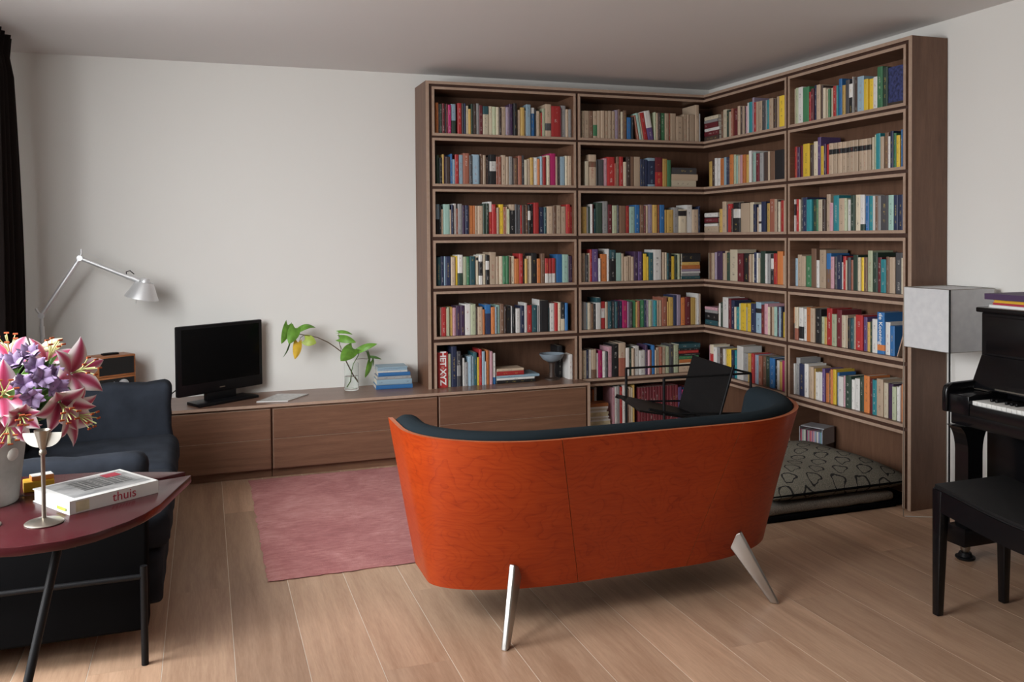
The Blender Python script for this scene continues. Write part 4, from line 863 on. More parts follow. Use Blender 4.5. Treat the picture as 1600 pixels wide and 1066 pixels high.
for i in range(46):
    a = R(rr.uniform(-170, 30)); o_ = Vector((math.cos(a), math.sin(a), 0)); b0 = PC+o_*.05+Vector((0, 0, .20))
    obj('leaf', strip(b0, o_*rr.uniform(.15, .75)+Vector((0, 0, 1)), o_, rr.uniform(.10, .19), .028, R(25), 0, nu=2, nv=7), 'leaf_dark', fg, smooth=80)

for i in range(34):
    # blades standing on edge between rim and flowers, the last ones hanging over the rim
    hang = i > 25
    d_ = Vector((rr.uniform(.35, 1.0), rr.uniform(-.75, .1), rr.uniform(-.75, -.3) if hang else rr.uniform(.0, .8))); b0 = PC+Vector((rr.uniform(.02, .09), rr.uniform(-.09, .0), rr.uniform(.235, .27)))
    obj('leaf', strip(b0, d_, Vector((rr.uniform(-.3, .5), 1, rr.uniform(-.5, .1))), rr.uniform(.06, .09) if hang else rr.uniform(.12, .20), rr.uniform(.026, .040), R(rr.uniform(-25, 35)), 0, nu=2, nv=8), 'leaf_green' if i % 2 == 0 else 'leaf_dark', fg, smooth=80)
# ------------------------------------------------------------------ desk lamp on the sideboard
dl = thing('desk_lamp', (-.86, 5.50, ZS), 'aluminium articulated desk lamp reaching over from behind the lilies', 'lamp')
yl = 5.50; J0, J1, J2 = Vector((-.866, yl, .985)), Vector((-.665, yl, 1.305)), Vector((-.424, yl, 1.196))
obj('base', MB().lathe([(0, .0004), (.105, .0004), (.108, .006), (.105, .012), (0, .014)], (-.86, yl, ZS), 36), 'aluminium', dl, smooth=40)
obj('post', MB().tube([(-.86, yl, ZS+.012), J0], .009, 12), 'aluminium', dl, smooth=50)
obj('sleeve', MB().tube([(-.862, yl, .86), (-.865, yl, .925)], .0125, 14), 'aluminium', dl, smooth=50)
def offs(a, b, o): return [a+Vector((0, o, 0)), b+Vector((0, o, 0))]
obj('lower_arm', MB().tube(offs(J0, J1, .0), .012, 12), 'aluminium', dl, smooth=50)
obj('upper_arm', MB().tube(offs(J1, J2, .0), .012, 12), 'aluminium', dl, smooth=50)
for J in (J0, J1): obj('joint', MB().tube([J-Vector((0, .019, 0)), J+Vector((0, .019, 0))], .016, 16), 'aluminium', dl, smooth=40)
obj('spring_lever', MB().tube([J0, J0+Vector((-.022, 0, .03)), J0+Vector((-.027, 0, .042))], .006, 8), 'aluminium', dl, smooth=50)
obj('spring_lever', MB().tube([J1, J1+Vector((.008, 0, .028)), J1+Vector((.006, 0, .052))], .006, 8), 'aluminium', dl, smooth=50)
obj('tension_cable', MB().tube([J1+Vector((.006, 0, .05)), J2+Vector((-.01, 0, .03))], .0010, 6), 'aluminium', dl)
obj('tension_cable', MB().tube([J0+Vector((-.026, 0, .04)), J1+Vector((-.02, 0, -.02))], .0010, 6), 'aluminium', dl)
axs = Vector((.20, -.06, .97)).normalized(); hc = Vector((-.328, yl, 1.160))
sh = obj('shade', MB().lathe([(.0, .0), (.046, .0), (.051, -.006), (.092, -.088), (.094, -.094), (.0915, -.092), (.049, -.009), (.0, -.004)], hc, 36, axis=axs), 'aluminium', dl, smooth=35)
obj('shade_cap', MB().lathe([(0, .026), (.020, .024), (.028, .012), (.030, 0), (0, 0)], hc+axs*.0005, 24, axis=axs), 'aluminium', sh, smooth=50)
obj('head_joint', MB().tube([J2, J2+Vector((.03, 0, -.010)), hc+axs*.008+Vector((-.03, 0, 0))], .016, 12), 'aluminium', dl, smooth=50)
obj('bulb', MB().lathe([(0, -.082), (.02, -.075), (.028, -.055), (.018, -.02), (.013, -.003)], hc, 16, axis=axs), 'print_white', sh, smooth=60)
obj('grip', MB().tube([hc-axs*.10+Vector((-.02, -.02, .02)), hc-axs*.145+Vector((-.022, -.02, .02))], .0035, 8), 'print_white', sh, smooth=50)
obj('cable_loop', MB().tube([J2+Vector((.0, 0, .008)), J2+Vector((-.002, 0, .026)), J2+Vector((.018, 0, .033)), J2+Vector((.04, 0, .012))], .003, 8), 'cord_black', dl, smooth=50)

# ------------------------------------------------------------------ wooden radio and loudspeaker stacked behind the sofa
rm = Matrix.Translation((-.520, 5.545, ZS)) @ Matrix.Rotation(R(31), 4, 'Z'); rw, rd = .222, .145
def radio(label, z0, z1, knob):
    t = thing('tabletop_radio' if knob else 'loudspeaker', (-.500, 5.545, ZS+z0), label, 'radio' if knob else 'speaker')
    obj('cabinet', MB().box(-rw/2, -rd/2, z0+.0006, rw/2, rd/2, z1).rot(rm), 'cherry_wood', t, bevel=.003)
    obj('front_grille', MB().box(-rw/2+.010, -rd/2-.0015, z0+.012, rw/2-.010, -rd/2+.002, z1-.010).rot(rm), 'grille_black', t)
    if knob:
        obj('tuning_dial', MB().tube([(.035, -rd/2-.014, z1-.048), (.035, -rd/2-.001, z1-.048)], .030, 28).rot(rm), 'aluminium', t, bevel=.002)
        obj('switch_knob', MB().tube([(-.018, -rd/2-.008, z1-.035), (-.018, -rd/2-.001, z1-.035)], .008, 14).rot(rm), 'aluminium', t)
radio('cherry wood radio with silver dial, under the loudspeaker behind the sofa', 0, .185, True)
radio('cherry wood loudspeaker with black grille on top of the radio', .1856, .305, False)
rc = thing('remote_control', (-.505, 5.55, ZS+.305), 'slim black remote control lying on the wooden loudspeaker', 'remote')
obj('body', MB().box(-.050, -.018, .3055, .042, .018, .316).rot(rm), 'tv_black', rc, bevel=.003)
obj('button_pad', MB().box(-.040, -.012, .316, .020, .012, .317).rot(rm), 'grille_black', rc)

# ------------------------------------------------------------------ television
tvL, tvR = Vector((-.152, 5.335)), Vector((.332, 5.655)); tw = (tvR-tvL).length; ta = math.atan2(tvR.y-tvL.y, tvR.x-tvL.x)
tc = (tvL+tvR)/2; tm = Matrix.Translation((tc.x, tc.y, ZS)) @ Matrix.Rotation(ta, 4, 'Z')
tv = thing('television', (tc.x, tc.y, ZS), 'black flat screen television turned sideways on the sideboard', 'television')
obj('housing', MB().box(-tw/2, 0, .062, tw/2, .032, .468).rot(tm), 'tv_black', tv, bevel=.006)
obj('screen', MB().box(-tw/2+.024, -.0012, .128, tw/2-.024, .004, .448).rot(tm), 'tv_screen', tv)
obj('back_cover', MB().box(-tw/2+.05, .032, .10, tw/2-.05, .060, .40).rot(tm), 'tv_black', tv, bevel=.012)
obj('logo', MB().box(-.018, -.0016, .086, .018, .001, .092).rot(tm), 'pewter', tv)
obj('neck', MB().box(-.10, .004, .016, .10, .042, .075).rot(tm), 'tv_black', tv, bevel=.004)
obj('foot', MB().prism([(-.205, -.075), (.205, -.075), (.19, .075), (-.19, .075)], .0006, .018).rot(tm), 'tv_black', tv, bevel=.003)
obj('cable', MB().tube([tm @ Vector((-.24, .05, .12)), tm @ Vector((-.30, .06, .08)), tm @ Vector((-.34, .05, .012))], .004, 8), 'cord_black', tv, smooth=50)

# magazine
mg = thing('magazine', (.43, 5.50, ZS), 'grey printed magazine lying flat beside the television', 'magazine')
m0, m1, m2, m3 = (.278, 5.385), (.455, 5.345), (.598, 5.535), (.420, 5.610)
obj('pages', MB().prism([m0, m1, m2, m3], ZS+.0004, ZS+.005), 'white_paper', mg)
obj('cover', MB().add([(*m0, ZS+.0052), (*m1, ZS+.0052), (*m2, ZS+.0056), (*m3, ZS+.0054)], [(0, 1, 2, 3)], [[(0, 0), (1, 0), (1, 1), (0, 1)]]), 'magazine_print', mg)

# ------------------------------------------------------------------ glass vase with leafy cuttings
VC = Vector((.873, 5.60, ZS))
vz = thing('glass_vase', VC[:], 'clear glass tumbler vase half filled with water on the sideboard', 'vase')
obj('glass', MB().lathe([(0, .0006), (.043, .0006), (.0455, .006), (.0455, .172), (.0432, .172), (.0432, .014), (0, .012)], VC, 36), 'vase_glass', vz, smooth=40)
obj('water', MB().lathe([(0, .0145), (.0428, .0145), (.0428, .090), (0, .090)], VC, 32), 'water', vz, smooth=40)
def PX(x, z, y=5.60): return Vector((x, y, z))
def zoomp(zx, zy, y=5.6):
    # zoomed picture grid of the plant laid onto the vertical plane it grows in (metres)
    return Vector((.404+zx*.000598, y, .950-zy*.000626-zx*.000026))
pc = thing('plant_cutting', VC[:], 'leafy green cutting with one yellow leaf leaning out of the glass vase', 'plant')
st = obj('stem', MB().tube([zoomp(862, 742, 5.61), zoomp(735, 500), zoomp(690, 400), zoomp(615, 345), zoomp(540, 295, 5.59), zoomp(430, 245, 5.58), zoomp(330, 225, 5.575), zoomp(235, 208, 5.57)], .0042, 8, .0022), 'stem_brown', pc, smooth=60)
obj('stem', MB().tube([zoomp(735, 752, 5.585), zoomp(775, 690, 5.59), zoomp(785, 600, 5.6), zoomp(810, 520, 5.61), zoomp(860, 440, 5.61), zoomp(885, 380, 5.61)], .0036, 8, .0022), 'stem_green', pc, smooth=60)
for pts in ([(680, 390), (660, 300), (655, 195)], [(700, 395), (665, 320), (665, 260)], [(840, 470), (900, 467), (960, 470), (990, 460)], [(850, 375), (930, 385), (965, 410)], [(240, 210), (190, 240), (140, 300)], [(300, 222), (260, 250), (245, 290)]):
    obj('leaf_stalk', MB().tube([zoomp(x, z, 5.60) for x, z in pts], .0016, 6), 'stem_brown', pc, smooth=60)
def leaf(b, t, w, mat, yb=5.6, yt=5.56, face=(.15, -1, .45), bend=20):
    b, t = zoomp(*b, yb), zoomp(*t, yt); d = t-b; L_ = d.length; f = Vector(face)
    f = (f-d.normalized()*f.dot(d.normalized())).normalized(); side = d.normalized().cross(f)
    def fn(u, v):
        q = u*2-1; hw = w*.5*(math.sin(math.pi*min(1, (v*.80+.20)))**.8 if v < .999 else .0)*(1.0-.15*v)
        lobe = -.10*L_*(abs(q)**1.5)*(1-v)**2*2.2
        return b+d.normalized()*(v*L_+lobe)+side*q*hw+f*(-.22*abs(q)*hw+math.sin(v*math.pi)*L_*bend/200)
    obj('leaf', MB().grid(fn, 6, 9), mat, pc, smooth=80)
leaf((130, 120), (55, 300), .062, 'leaf_green', 5.57, 5.53, (.5, -1, .2)); leaf((205, 150), (128, 300), .080, 'leaf_green', 5.57, 5.52); leaf((235, 185), (418, 150), .050, 'leaf_green', 5.58, 5.60, (.1, -.7, .9), 60)
leaf((142, 300), (72, 438), .018, 'leaf_dark', 5.57, 5.55, (.9, -.6, .1)); leaf((228, 290), (190, 455), .062, 'leaf_yellow', 5.57, 5.54, (.3, -1, .1)); leaf((300, 262), (412, 298), .075, 'leaf_lime', 5.575, 5.55, (.1, -1, .2))
leaf((655, 197), (795, 214), .026, 'leaf_green', 5.6, 5.57, (.0, -.8, .5), 40); leaf((665, 258), (825, 292), .056, 'leaf_green', 5.6, 5.55, (0, -1, .4), 30); leaf((805, 360), (655, 475), .098, 'leaf_green', 5.6, 5.53, (-.1, -1, .3)); leaf((870, 385), (1060, 312), .050, 'leaf_green', 5.61, 5.58, (0, -.9, .6), 30)
leaf((958, 395), (975, 512), .032, 'leaf_dark', 5.6, 5.58, (.8, -.8, 0)); leaf((985, 500), (916, 655), .046, 'leaf_green', 5.6, 5.56, (.5, -1, 0)); leaf((985, 448), (1102, 470), .026, 'leaf_dark', 5.6, 5.57, (0, -.7, .8)); leaf((1015, 465), (1012, 550), .014, 'leaf_dark', 5.6, 5.59, (.6, -1, 0))

# ------------------------------------------------------------------ stack of blue books beside the vase
zz = ZS+.0004; rb2 = random.Random(8)
for i, (code, th, L_, dx, lab) in enumerate((('b', .028, .235, 0, 'dark blue book at the bottom of the stack beside the vase'), ('s', .034, .225, .004, 'thick pale blue book, second from bottom beside the vase'),
    ('a', .021, .215, .008, 'grey-blue book in the middle of the stack beside the vase'), ('b', .023, .205, .014, 'mid blue book above the grey one in the stack beside the vase'),
    ('w', .011, .190, .012, 'thin white book near the top of the stack beside the vase'), ('s', .013, .188, .012, 'thin pale blue book, second from top beside the vase'), ('s', .011, .19, .012, 'thin sky blue book on top of the stack beside the vase'))):
    cov, pb = book_parts(th-.0004, .15, L_, code, [], rb2)
    mt = frame(Vector((1.020+dx+L_, 5.53+rb2.uniform(-.006, .006), zz)), (0, 0, 1), (0.05, 1, 0), (-1, .05, 0))
    vs, fs = cover_mesh('book', cov); me = bpy.data.meshes.new('book'); me.from_pydata(vs, [], fs); me.update(); fill_cover(me, cov)
    o = bpy.data.objects.new('book', me); COL.objects.link(o); o.matrix_world = mt; tag(o, lab, 'book', 'blue books stacked on the sideboard'); obj('pages', pb, 'page_paper').parent = o
    zz += th

# blue bowl on a dark stand on the sixth shelf
bw = thing('bowl_stand', (2.212, 5.505, ZS), 'pale blue half-round bowl on a dark stand, left bay', 'bowl')
c = Vector((2.212, 5.505, ZS))
obj('bowl', MB().lathe([(0, .118), (.030, .120), (.062, .138), (.082, .165), (.086, .176), (.082, .176), (.058, .146), (.028, .130), (0, .128)], c, 36), 'bowl_glaze', bw, smooth=50)
obj('pedestal', MB().lathe([(0, .0006), (.052, .0006), (.052, .010), (.024, .018), (.019, .06), (.022, .112), (.03, .119), (0, .119)], c, 24), 'dark_wood', bw, smooth=45)

# ------------------------------------------------------------------ bottom shelf: magazines, bound volumes
bz = ROW7[1]+T+.0004
rb3 = random.Random(4)
def bottom_book(x0, x1, h, code, lab, grp, yo=.03, d=.16, tilt=0):
    cov, pb = book_parts(x1-x0-.0006, d, h, code, [], rb3); mt = Matrix.Translation((x0, YF+yo, bz))
    vs, fs = cover_mesh('book', cov); me = bpy.data.meshes.new('book'); me.from_pydata(vs, [], fs); me.update(); fill_cover(me, cov)
    o = bpy.data.objects.new('book', me); COL.objects.link(o); o.matrix_world = mt; tag(o, lab, 'book', grp); obj('pages', pb, 'page_paper').parent = o
x = 2.428
for code, w, h in (('e', .014, .33), ('N', .016, .34), ('a', .016, .335), ('r', .014, .335), ('c', .02, .32), ('n', .03, .31), ('o', .014, .315), ('w', .02, .33)):
    bottom_book(x, x+w, h, code, '%s book behind the magazine pile on the bottom corner shelf' % PAL[code][0], 'books on the bottom corner shelf', .13, .15); x += w
x = 2.645
for i, (code, w, h) in enumerate((('k', .018, .34), ('w', .016, .345), ('a', .022, .35), ('r', .02, .34), ('w', .022, .355), ('e', .016, .33), ('n', .014, .32), ('e', .014, .335), ('c', .014, .33), ('Y', .014, .35))):
    bottom_book(x, x+w, h, code, '%s book, %s from left behind the black chair seat, bottom corner shelf' % (PAL[code][0], nth(i+1)), 'books on the bottom corner shelf'); x += w
x = 2.845
for i in range(14):
    bottom_book(x, x+.0225, .325, 'R', 'maroon bound volume in the even row behind the black chair', 'maroon bound volumes on the bottom shelf'); x += .0225
for i, (code, w, h) in enumerate((('p', .03, .31), ('m', .016, .29), ('b', .022, .30), ('s', .016, .29), ('r', .02, .30))):
    bottom_book(x, x+w, h, code, '%s book right of the maroon volumes, bottom corner shelf' % PAL[code][0], 'books on the bottom corner shelf'); x += w
z = bz
for i, (mat, th, dx, lab) in enumerate((('white_paper', .048, 0, 'white magazine bundle at the bottom of the pile by the sideboard end'), ('print_red', .028, .008, 'red magazine in the pile by the sideboard end'), ('bud_cream', .042, .02, 'cream magazine bundle in the pile by the sideboard end'),
     ('white_paper', .032, .012, 'white magazine above the cream ones by the sideboard end'), ('bud_cream', .03, .004, 'pale green-cream magazine, third from top of the pile'), ('white_paper', .038, -.004, 'white magazine second from top of the pile'), ('cherry_wood', .022, .004, 'brown folder on top of the magazine pile'))):
    t = thing('magazine', (2.52, YF+.07, z), lab, 'magazine', 'magazines piled on the bottom corner shelf')
    nl = max(2, round(th/.011)); e_ = th/nl
    for k_ in range(nl):
        ox, oy = rb3.uniform(-.006, .008), rb3.uniform(-.006, .006)
        obj('issue', MB().box(2.430+dx+ox, YF+.016+oy, z+k_*e_, 2.60+dx+ox, YF+.118+oy, z+(k_+1)*e_-.0012), 'page_paper' if mat == 'white_paper' and k_ % 2 else mat, t)
    z += th

# ------------------------------------------------------------------ black sling chair in front of the corner
ch = thing('sling_chair', (2.6, 4.45, 0), 'black steel tube armchair with leather sling seat before the corner bookcase', 'chair')
q = {'fl': (2.350, 4.670), 'fn': (2.375, 4.262), 'rn': (2.915, 4.235), 'rf': (2.905, 4.645)}; ZA = .622
for k_ in q: obj('leg', MB().tube([(*q[k_], 0), (*q[k_], ZA)], .0080, 10), 'black_steel', ch, smooth=50)
for a, b in (('fl', 'rf'), ('fn', 'rn'), ('rn', 'rf')): obj('arm_rail', MB().tube([(*q[a], ZA), (*q[b], ZA)], .0062, 10), 'black_steel', ch, smooth=50)
for a, b in (('fl', 'rf'), ('fn', 'rn')): obj('side_rail', MB().tube([(*q[a], .425), (*q[b], .395)], .006, 8), 'black_steel', ch, smooth=50)
for a, b in (('fl', 'fn'), ('rf', 'rn')): obj('cross_rail', MB().tube([(*q[a], .22), (*q[b], .22)], .009, 8), 'black_steel', ch, smooth=50)
def slab(corners, th, sag=0, n=8):
    c = [Vector(p) for p in corners]; nrm = (c[1]-c[0]).cross(c[3]-c[0]).normalized(); m = MB()
    def fn(u, v, o): 
        p = c[0]*(1-u)*(1-v)+c[1]*u*(1-v)+c[2]*u*v+c[3]*(1-u)*v
        return p-nrm*(sag*math.sin(math.pi*u)*math.sin(math.pi*v)**.5 if v not in (0,) else 0)+nrm*o
    m.grid(lambda u, v: fn(u, v, th/2), n, n); m.grid(lambda u, v: fn(1-u, v, -th/2), n, n)
    for e in (0, 1):
        m.grid((lambda u, v, e=e: fn(e, u, (v-.5)*th*(1 if e else -1))), n, 1); m.grid((lambda u, v, e=e: fn(u, e, (.5-v)*th*(1 if e else -1))), n, 1)
    return m
obj('seat_sling', slab([(2.225, 4.262, .452), (2.72, 4.262, .352), (2.71, 4.655, .358), (2.285, 4.672, .468)], .010, .012), 'black_leather', ch, smooth=40)
obj('back_sling', slab([(2.695, 4.235, .335), (2.800, 4.235, .660), (2.790, 4.645, .680), (2.685, 4.645, .35)], .011, .010), 'black_leather', ch, smooth=40)
for y in (4.233, 4.648): obj('back_post', MB().tube([(2.690, y, .33), (2.802, y, .675)], .008, 8), 'black_steel', ch, smooth=50)
for y in (4.258, 4.668): obj('seat_rail', MB().tube([(2.28, y, .458), (2.74, y, .348), (2.91, y-.02, .395)], .008, 8), 'black_steel', ch, smooth=50)

# ------------------------------------------------------------------ floor cushions and CD box in the open bottom niche
def cushion_mesh(x0, y0, x1, y1, z0, thick, n=22, pinch=.10, sag=None):
    m = MB(); cx, cy = (x0+x1)/2, (y0+y1)/2
    def P(u, v, s):
        a, b = u*2-1, v*2-1; e = max(0, (1-abs(a)**3.2))*max(0, (1-abs(b)**3.2)); h = thick*.5*e**.45
        k = 1-pinch*(1-a*a)*(abs(b)**3)*.5; k2 = 1-pinch*(1-b*b)*(abs(a)**3)*.5
        wob = .012*math.sin(a*5+b*3)*e
        zb = z0+thick*.34*0
        return Vector((cx+a*(x1-x0)/2*k2, cy+b*(y1-y0)/2*k, zb+thick*.5*(.55+.45*e)+s*h+wob*(s > 0)))
    m.grid(lambda u, v: P(u, v, 1), n, n); m.grid(lambda u, v: P(1-u, v, -1), n, n)
    return m
fm_ = thing('floor_mat', (2.98, 4.05, 0), 'black-edged tweed floor mat under the patterned cushion', 'cushion')
obj('base_pad', MB().box(2.42, 3.585, .0006, 3.35, 4.46, .030).box(3.349, 3.60, .0006, 3.50, 4.42, .030), 'mat_black', fm_, bevel=.008)
obj('tweed_top', puffy(2.425, 3.590, .0302, 3.345, 4.455, .078, .020, .003, 4, 12), 'tweed', fm_, smooth=60)
cu = thing('floor_cushion', (3.0, 4.0, .08), 'large grey floor cushion with black outlined leaf pattern', 'cushion')
cm_ = cushion_mesh(2.555, 3.575, 3.475, 4.445, .082, .145, pinch=.06); obj('cover', cm_, 'leaf_weave', cu, smooth=60, merge=True)
pip = []
for k_ in range(4):
    c_ = [((2.555+.015, 3.575+.012), (3.475-.012, 3.575+.012)), ((3.475-.012, 3.575+.012), (3.475-.012, 4.445-.012)), ((3.475-.012, 4.445-.012), (2.57, 4.433)), ((2.57, 4.433), (2.57, 3.587))][k_]
    obj('piping', MB().tube([(c_[0][0]+(c_[1][0]-c_[0][0])*i/10, c_[0][1]+(c_[1][1]-c_[0][1])*i/10, .082+.145*.275+.003) for i in range(11)], .006, 6), 'mat_black', cu, smooth=60)
cdb = thing('cd_box', (3.46, 4.33, .19), 'grey plastic box of CDs in the open bottom niche of the bookcase', 'box')
cr = Matrix.Translation((3.455, 4.345, .004)) @ Matrix.Rotation(R(-68), 4, 'Z') @ Matrix.Diagonal((.86, .86, .95, 1))
obj('stand', MB().box(-.085, -.075, .0, .085, .075, .165).rot(cr), 'dark_wood', cdb)
obj('case', MB().box(-.088, -.08, .1655, .088, .08, .172).box(-.088, .074, .172, .088, .08, .262).box(-.088, -.08, .172, -.083, .074, .262).box(.083, -.08, .172, .088, .074, .262).box(-.088, -.06, .262, .088, .08, .268).rot(cr), 'cd_plastic', cdb)
cdm = MB().add([(-.082, -.072, .173), (.082, -.072, .173), (.082, -.072, .245), (-.082, -.072, .245)], [(0, 1, 2, 3)], [[(0, 0), (1, 0), (1, 1), (0, 1)]]); cdm.box(-.082, -.0715, .173, .082, .07, .244)
obj('cds', cdm.rot(cr), 'cd_spines', cdb)

# face-out book at the end of the top shelf and the dark book with a leaning frame on the fifth shelf, bay beside the lamp
fo = thing('book', (3.42, 3.62, FLOORZ[0]), 'dark blue book standing face out at the right end of the top shelf', 'book')
obj('cover', MB().box(XF+.040, 3.560, FLOORZ[0]+.020, XF+.044, 3.700, FLOORZ[0]+.205).box(XF+.066, 3.560, FLOORZ[0]+.020, XF+.070, 3.700, FLOORZ[0]+.205).box(XF+.044, 3.696, FLOORZ[0]+.020, XF+.066, 3.700, FLOORZ[0]+.205), 'blue_print', fo)
obj('pages', MB().box(XF+.044, 3.562, FLOORZ[0]+.022, XF+.066, 3.696, FLOORZ[0]+.203), 'page_paper', fo)
obj('display_ledge', MB().box(XF+.034, 3.556, FLOORZ[0]+.0004, XF+.080, 3.704, FLOORZ[0]+.0198), 'dark_wood', fo)
pf = thing('picture_frame', (3.44, 3.60, FLOORZ[4]), 'small beige frame leaning against the blue books, fifth shelf beside the paper lamp', 'frame')
obj('rim', MB().extr([(3.618, FLOORZ[4]+.0004), (3.625, FLOORZ[4]+.0004), (3.566, FLOORZ[4]+.170), (3.559, FLOORZ[4]+.168)], 'x', XF+.030, XF+.112), 'edge_wood', pf)
dk = thing('book', (3.46, 3.63, FLOORZ[4]), 'black face-out book behind the small beige frame, fifth shelf', 'book')
obj('cover', MB().box(XF+.120, 3.560, FLOORZ[4]+.0004, XF+.124, 3.630, FLOORZ[4]+.185).box(XF+.146, 3.560, FLOORZ[4]+.0004, XF+.150, 3.630, FLOORZ[4]+.185).box(XF+.124, 3.626, FLOORZ[4]+.0004, XF+.146, 3.63, FLOORZ[4]+.185), 'tv_black', dk)
obj('pages', MB().box(XF+.124, 3.562, FLOORZ[4]+.002, XF+.146, 3.626, FLOORZ[4]+.183), 'page_paper', dk)

# ------------------------------------------------------------------ paper floor lamp
fl = thing('floor_lamp', (3.40, 3.30, 0), 'floor lamp with white paper cube shade on thin wire legs', 'lamp')
la, lb, lc, ld, lz0, lz1 = 3.262, 3.535, 3.165, 3.448, .850, 1.145
for pts in ([(la, ld, lz0), (la, lc, lz0), (la, lc, lz1), (la, ld, lz1)], [(la, lc, lz0), (lb, lc, lz0), (lb, lc, lz1), (la, lc, lz1)], [(lb, lc, lz0), (lb, ld, lz0), (lb, ld, lz1), (lb, lc, lz1)], [(lb, ld, lz0), (la, ld, lz0), (la, ld, lz1), (lb, ld, lz1)], [(la, lc, lz1-.002), (lb, lc, lz1-.002), (lb, ld, lz1-.002), (la, ld, lz1-.002)]):
    obj('shade_face', MB().add(pts, [(0, 1, 2, 3)]), 'paper_shade', fl)     # single sheets of lamp paper
wf = MB()
for z in (lz0, lz1):
    for a, b in (((la, lc), (lb, lc)), ((lb, lc), (lb, ld)), ((lb, ld), (la, ld)), ((la, ld), (la, lc))): wf.tube([(*a, z), (*b, z)], .0016, 6)
obj('wire_frame', wf, 'pewter', fl, smooth=50)
for x, y in ((la, lc), (lb, lc), (lb, ld), (la, ld)):
    obj('leg', MB().tube([(x, y, 0), (x, y, lz1)], .0022 if (x, y) != (la, lc) else .0042, 8), 'pewter' if (x, y) != (la, lc) else 'black_steel', fl, smooth=50)
obj('socket', MB().tube([(3.40, 3.305, 1.0), (3.40, 3.305, 1.06)], .02, 14), 'print_white', fl)
obj('bulb', MB().lathe([(0, .0), (.025, .01), (.03, .035), (.018, .065), (.014, .075)], (3.40, 3.305, .925), 16), 'print_white', fl, smooth=60)
obj('cord', MB().tube([(la+.002, ld-.008, .004), (3.33, 3.41, .0025), (3.41, 3.375, .0025), (3.50, 3.36, .0025)], .0022, 6), 'cord_white', fl, smooth=50)

# ------------------------------------------------------------------ upright piano on the right wall
pi = thing('piano', (3.35, 2.2, 0), 'black lacquered upright piano with open keyboard against the right wall', 'piano')
PY0, PY1, XFp, XBp = 1.50, 2.955, 3.225, 3.575
obj('upper_case', MB().box(XFp, PY0, .60, XBp, PY1, 1.060), 'piano_black', pi, bevel=.006)
obj('lid', MB().box(XFp-.022, PY0-.012, 1.0605, XBp, PY1+.012, 1.083), 'piano_black', pi, bevel=.006)
obj('front_panel', MB().box(XFp-.008, PY0+.05, .885, XFp-.0005, PY1-.03, 1.045), 'piano_black', pi, bevel=.003)
obj('fallboard', MB().extr([(XFp-.0008, .875), (XFp-.0008, .735), (XFp-.075, .735), (XFp-.062, .765), (XFp-.012, .875)][::-1], 'y', PY0+.07, PY1-.012), 'piano_black', pi, bevel=.003)
obj('brass_hinge', MB().box(XFp-.0780, PY0+.13, .742, XFp-.0752, PY1-.14, .748), 'pewter', pi)
obj('lower_case', MB().box(XFp+.012, PY0, .10, XBp, PY1-.02, .5995), 'piano_black', pi, bevel=.004)
obj('keybed', MB().box(3.035, PY0, .588, XFp+.01, PY1-.018, .648), 'piano_black', pi, bevel=.004)
obj('key_slip', MB().box(3.012, PY0+.14, .642, 3.026, PY1-.137, .690), 'piano_black', pi, bevel=.003)
for y0, y1 in ((PY1-.135, PY1), (PY0, PY0+.135)):
    prf = [(3.000, .640), (XFp-.001, .640), (XFp-.001, .768), (3.035, .762), (3.008, .752), (3.000, .725)]
    obj('cheek', MB().extr(prf, 'y', y1-.030 if y1 == PY1 else y0, y1 if y1 == PY1 else y0+.03), 'piano_black', pi, bevel=.008, seg=3)
    prf2 = [(3.010, .640), (XFp-.001, .640), (XFp-.001, .735), (3.05, .728), (3.010, .722)]
    obj('key_block', MB().extr(prf2, 'y', y0 if y1 == PY1 else y0+.0305, y1-.0305 if y1 == PY1 else y1), 'piano_black', pi, bevel=.005, seg=2)
KY1 = PY1-.1375; kw = .02355; wk = meshdata('white_key', MB().box(0, -kw+.0008, 0, .135, 0, .021), 'ivory_key', bevel=.0012); bk = meshdata('black_key', MB().box(0, -.011, 0, .085, 0, .012), 'piano_black', bevel=.0015)
pb_ = root_loc(pi); j = 0
y = KY1
while y-kw > PY0+.137:
    o = bpy.data.objects.new('white_key', wk); COL.objects.link(o); o.parent = pi; o.location = Vector((3.028, y, .684))-pb_
    if j % 7 in (0, 2, 3, 5, 6) and j > 0:
        o = bpy.data.objects.new('black_key', bk); COL.objects.link(o); o.parent = pi; o.location = Vector((3.078, y+.0055, .7045))-pb_
    y -= kw; j += 1
obj('lock_plate', MB().box(3.13, PY1-.125, .7352, 3.16, PY1-.05, .737), 'pewter', pi)
def pleg(y0, y1):
    pts = [(3.062, .150), (3.062, .47)]+[(3.062-.055*(1-math.cos(a)), .47+.115*math.sin(a)) for a in [R(90)*k/6 for k in range(1, 7)]]
    pts += [(3.205, .585)]+[(3.143+.058*(1-math.sin(a)), .585-.115*(1-math.cos(a))) for a in [R(90)*k/6 for k in range(1, 7)]]+[(3.143, .150)]
    return MB().extr(pts, 'y', y0, y1)
for y0 in (PY1-.085, PY0+.01):
    obj('column_leg', pleg(y0, y0+.07), 'piano_black', pi)
    obj('toe_block', MB().box(3.030, y0-.012, .068, XBp-.02, y0+.082, .150), 'piano_black', pi, bevel=.004)
    cst = obj('caster', MB().lathe([(0, .03), (.014, .03), (.020, .045), (.018, .068), (0, .068)], (3.085, y0+.035, 0), 16), 'pewter', pi, smooth=45)
    obj('wheel', MB().lathe([(0, .0), (.034, .0), (.040, .006), (.040, .012), (.030, .014), (.024, .030), (0, .030)], (3.085, y0+.035, 0), 24), 'black_steel', cst, smooth=40)

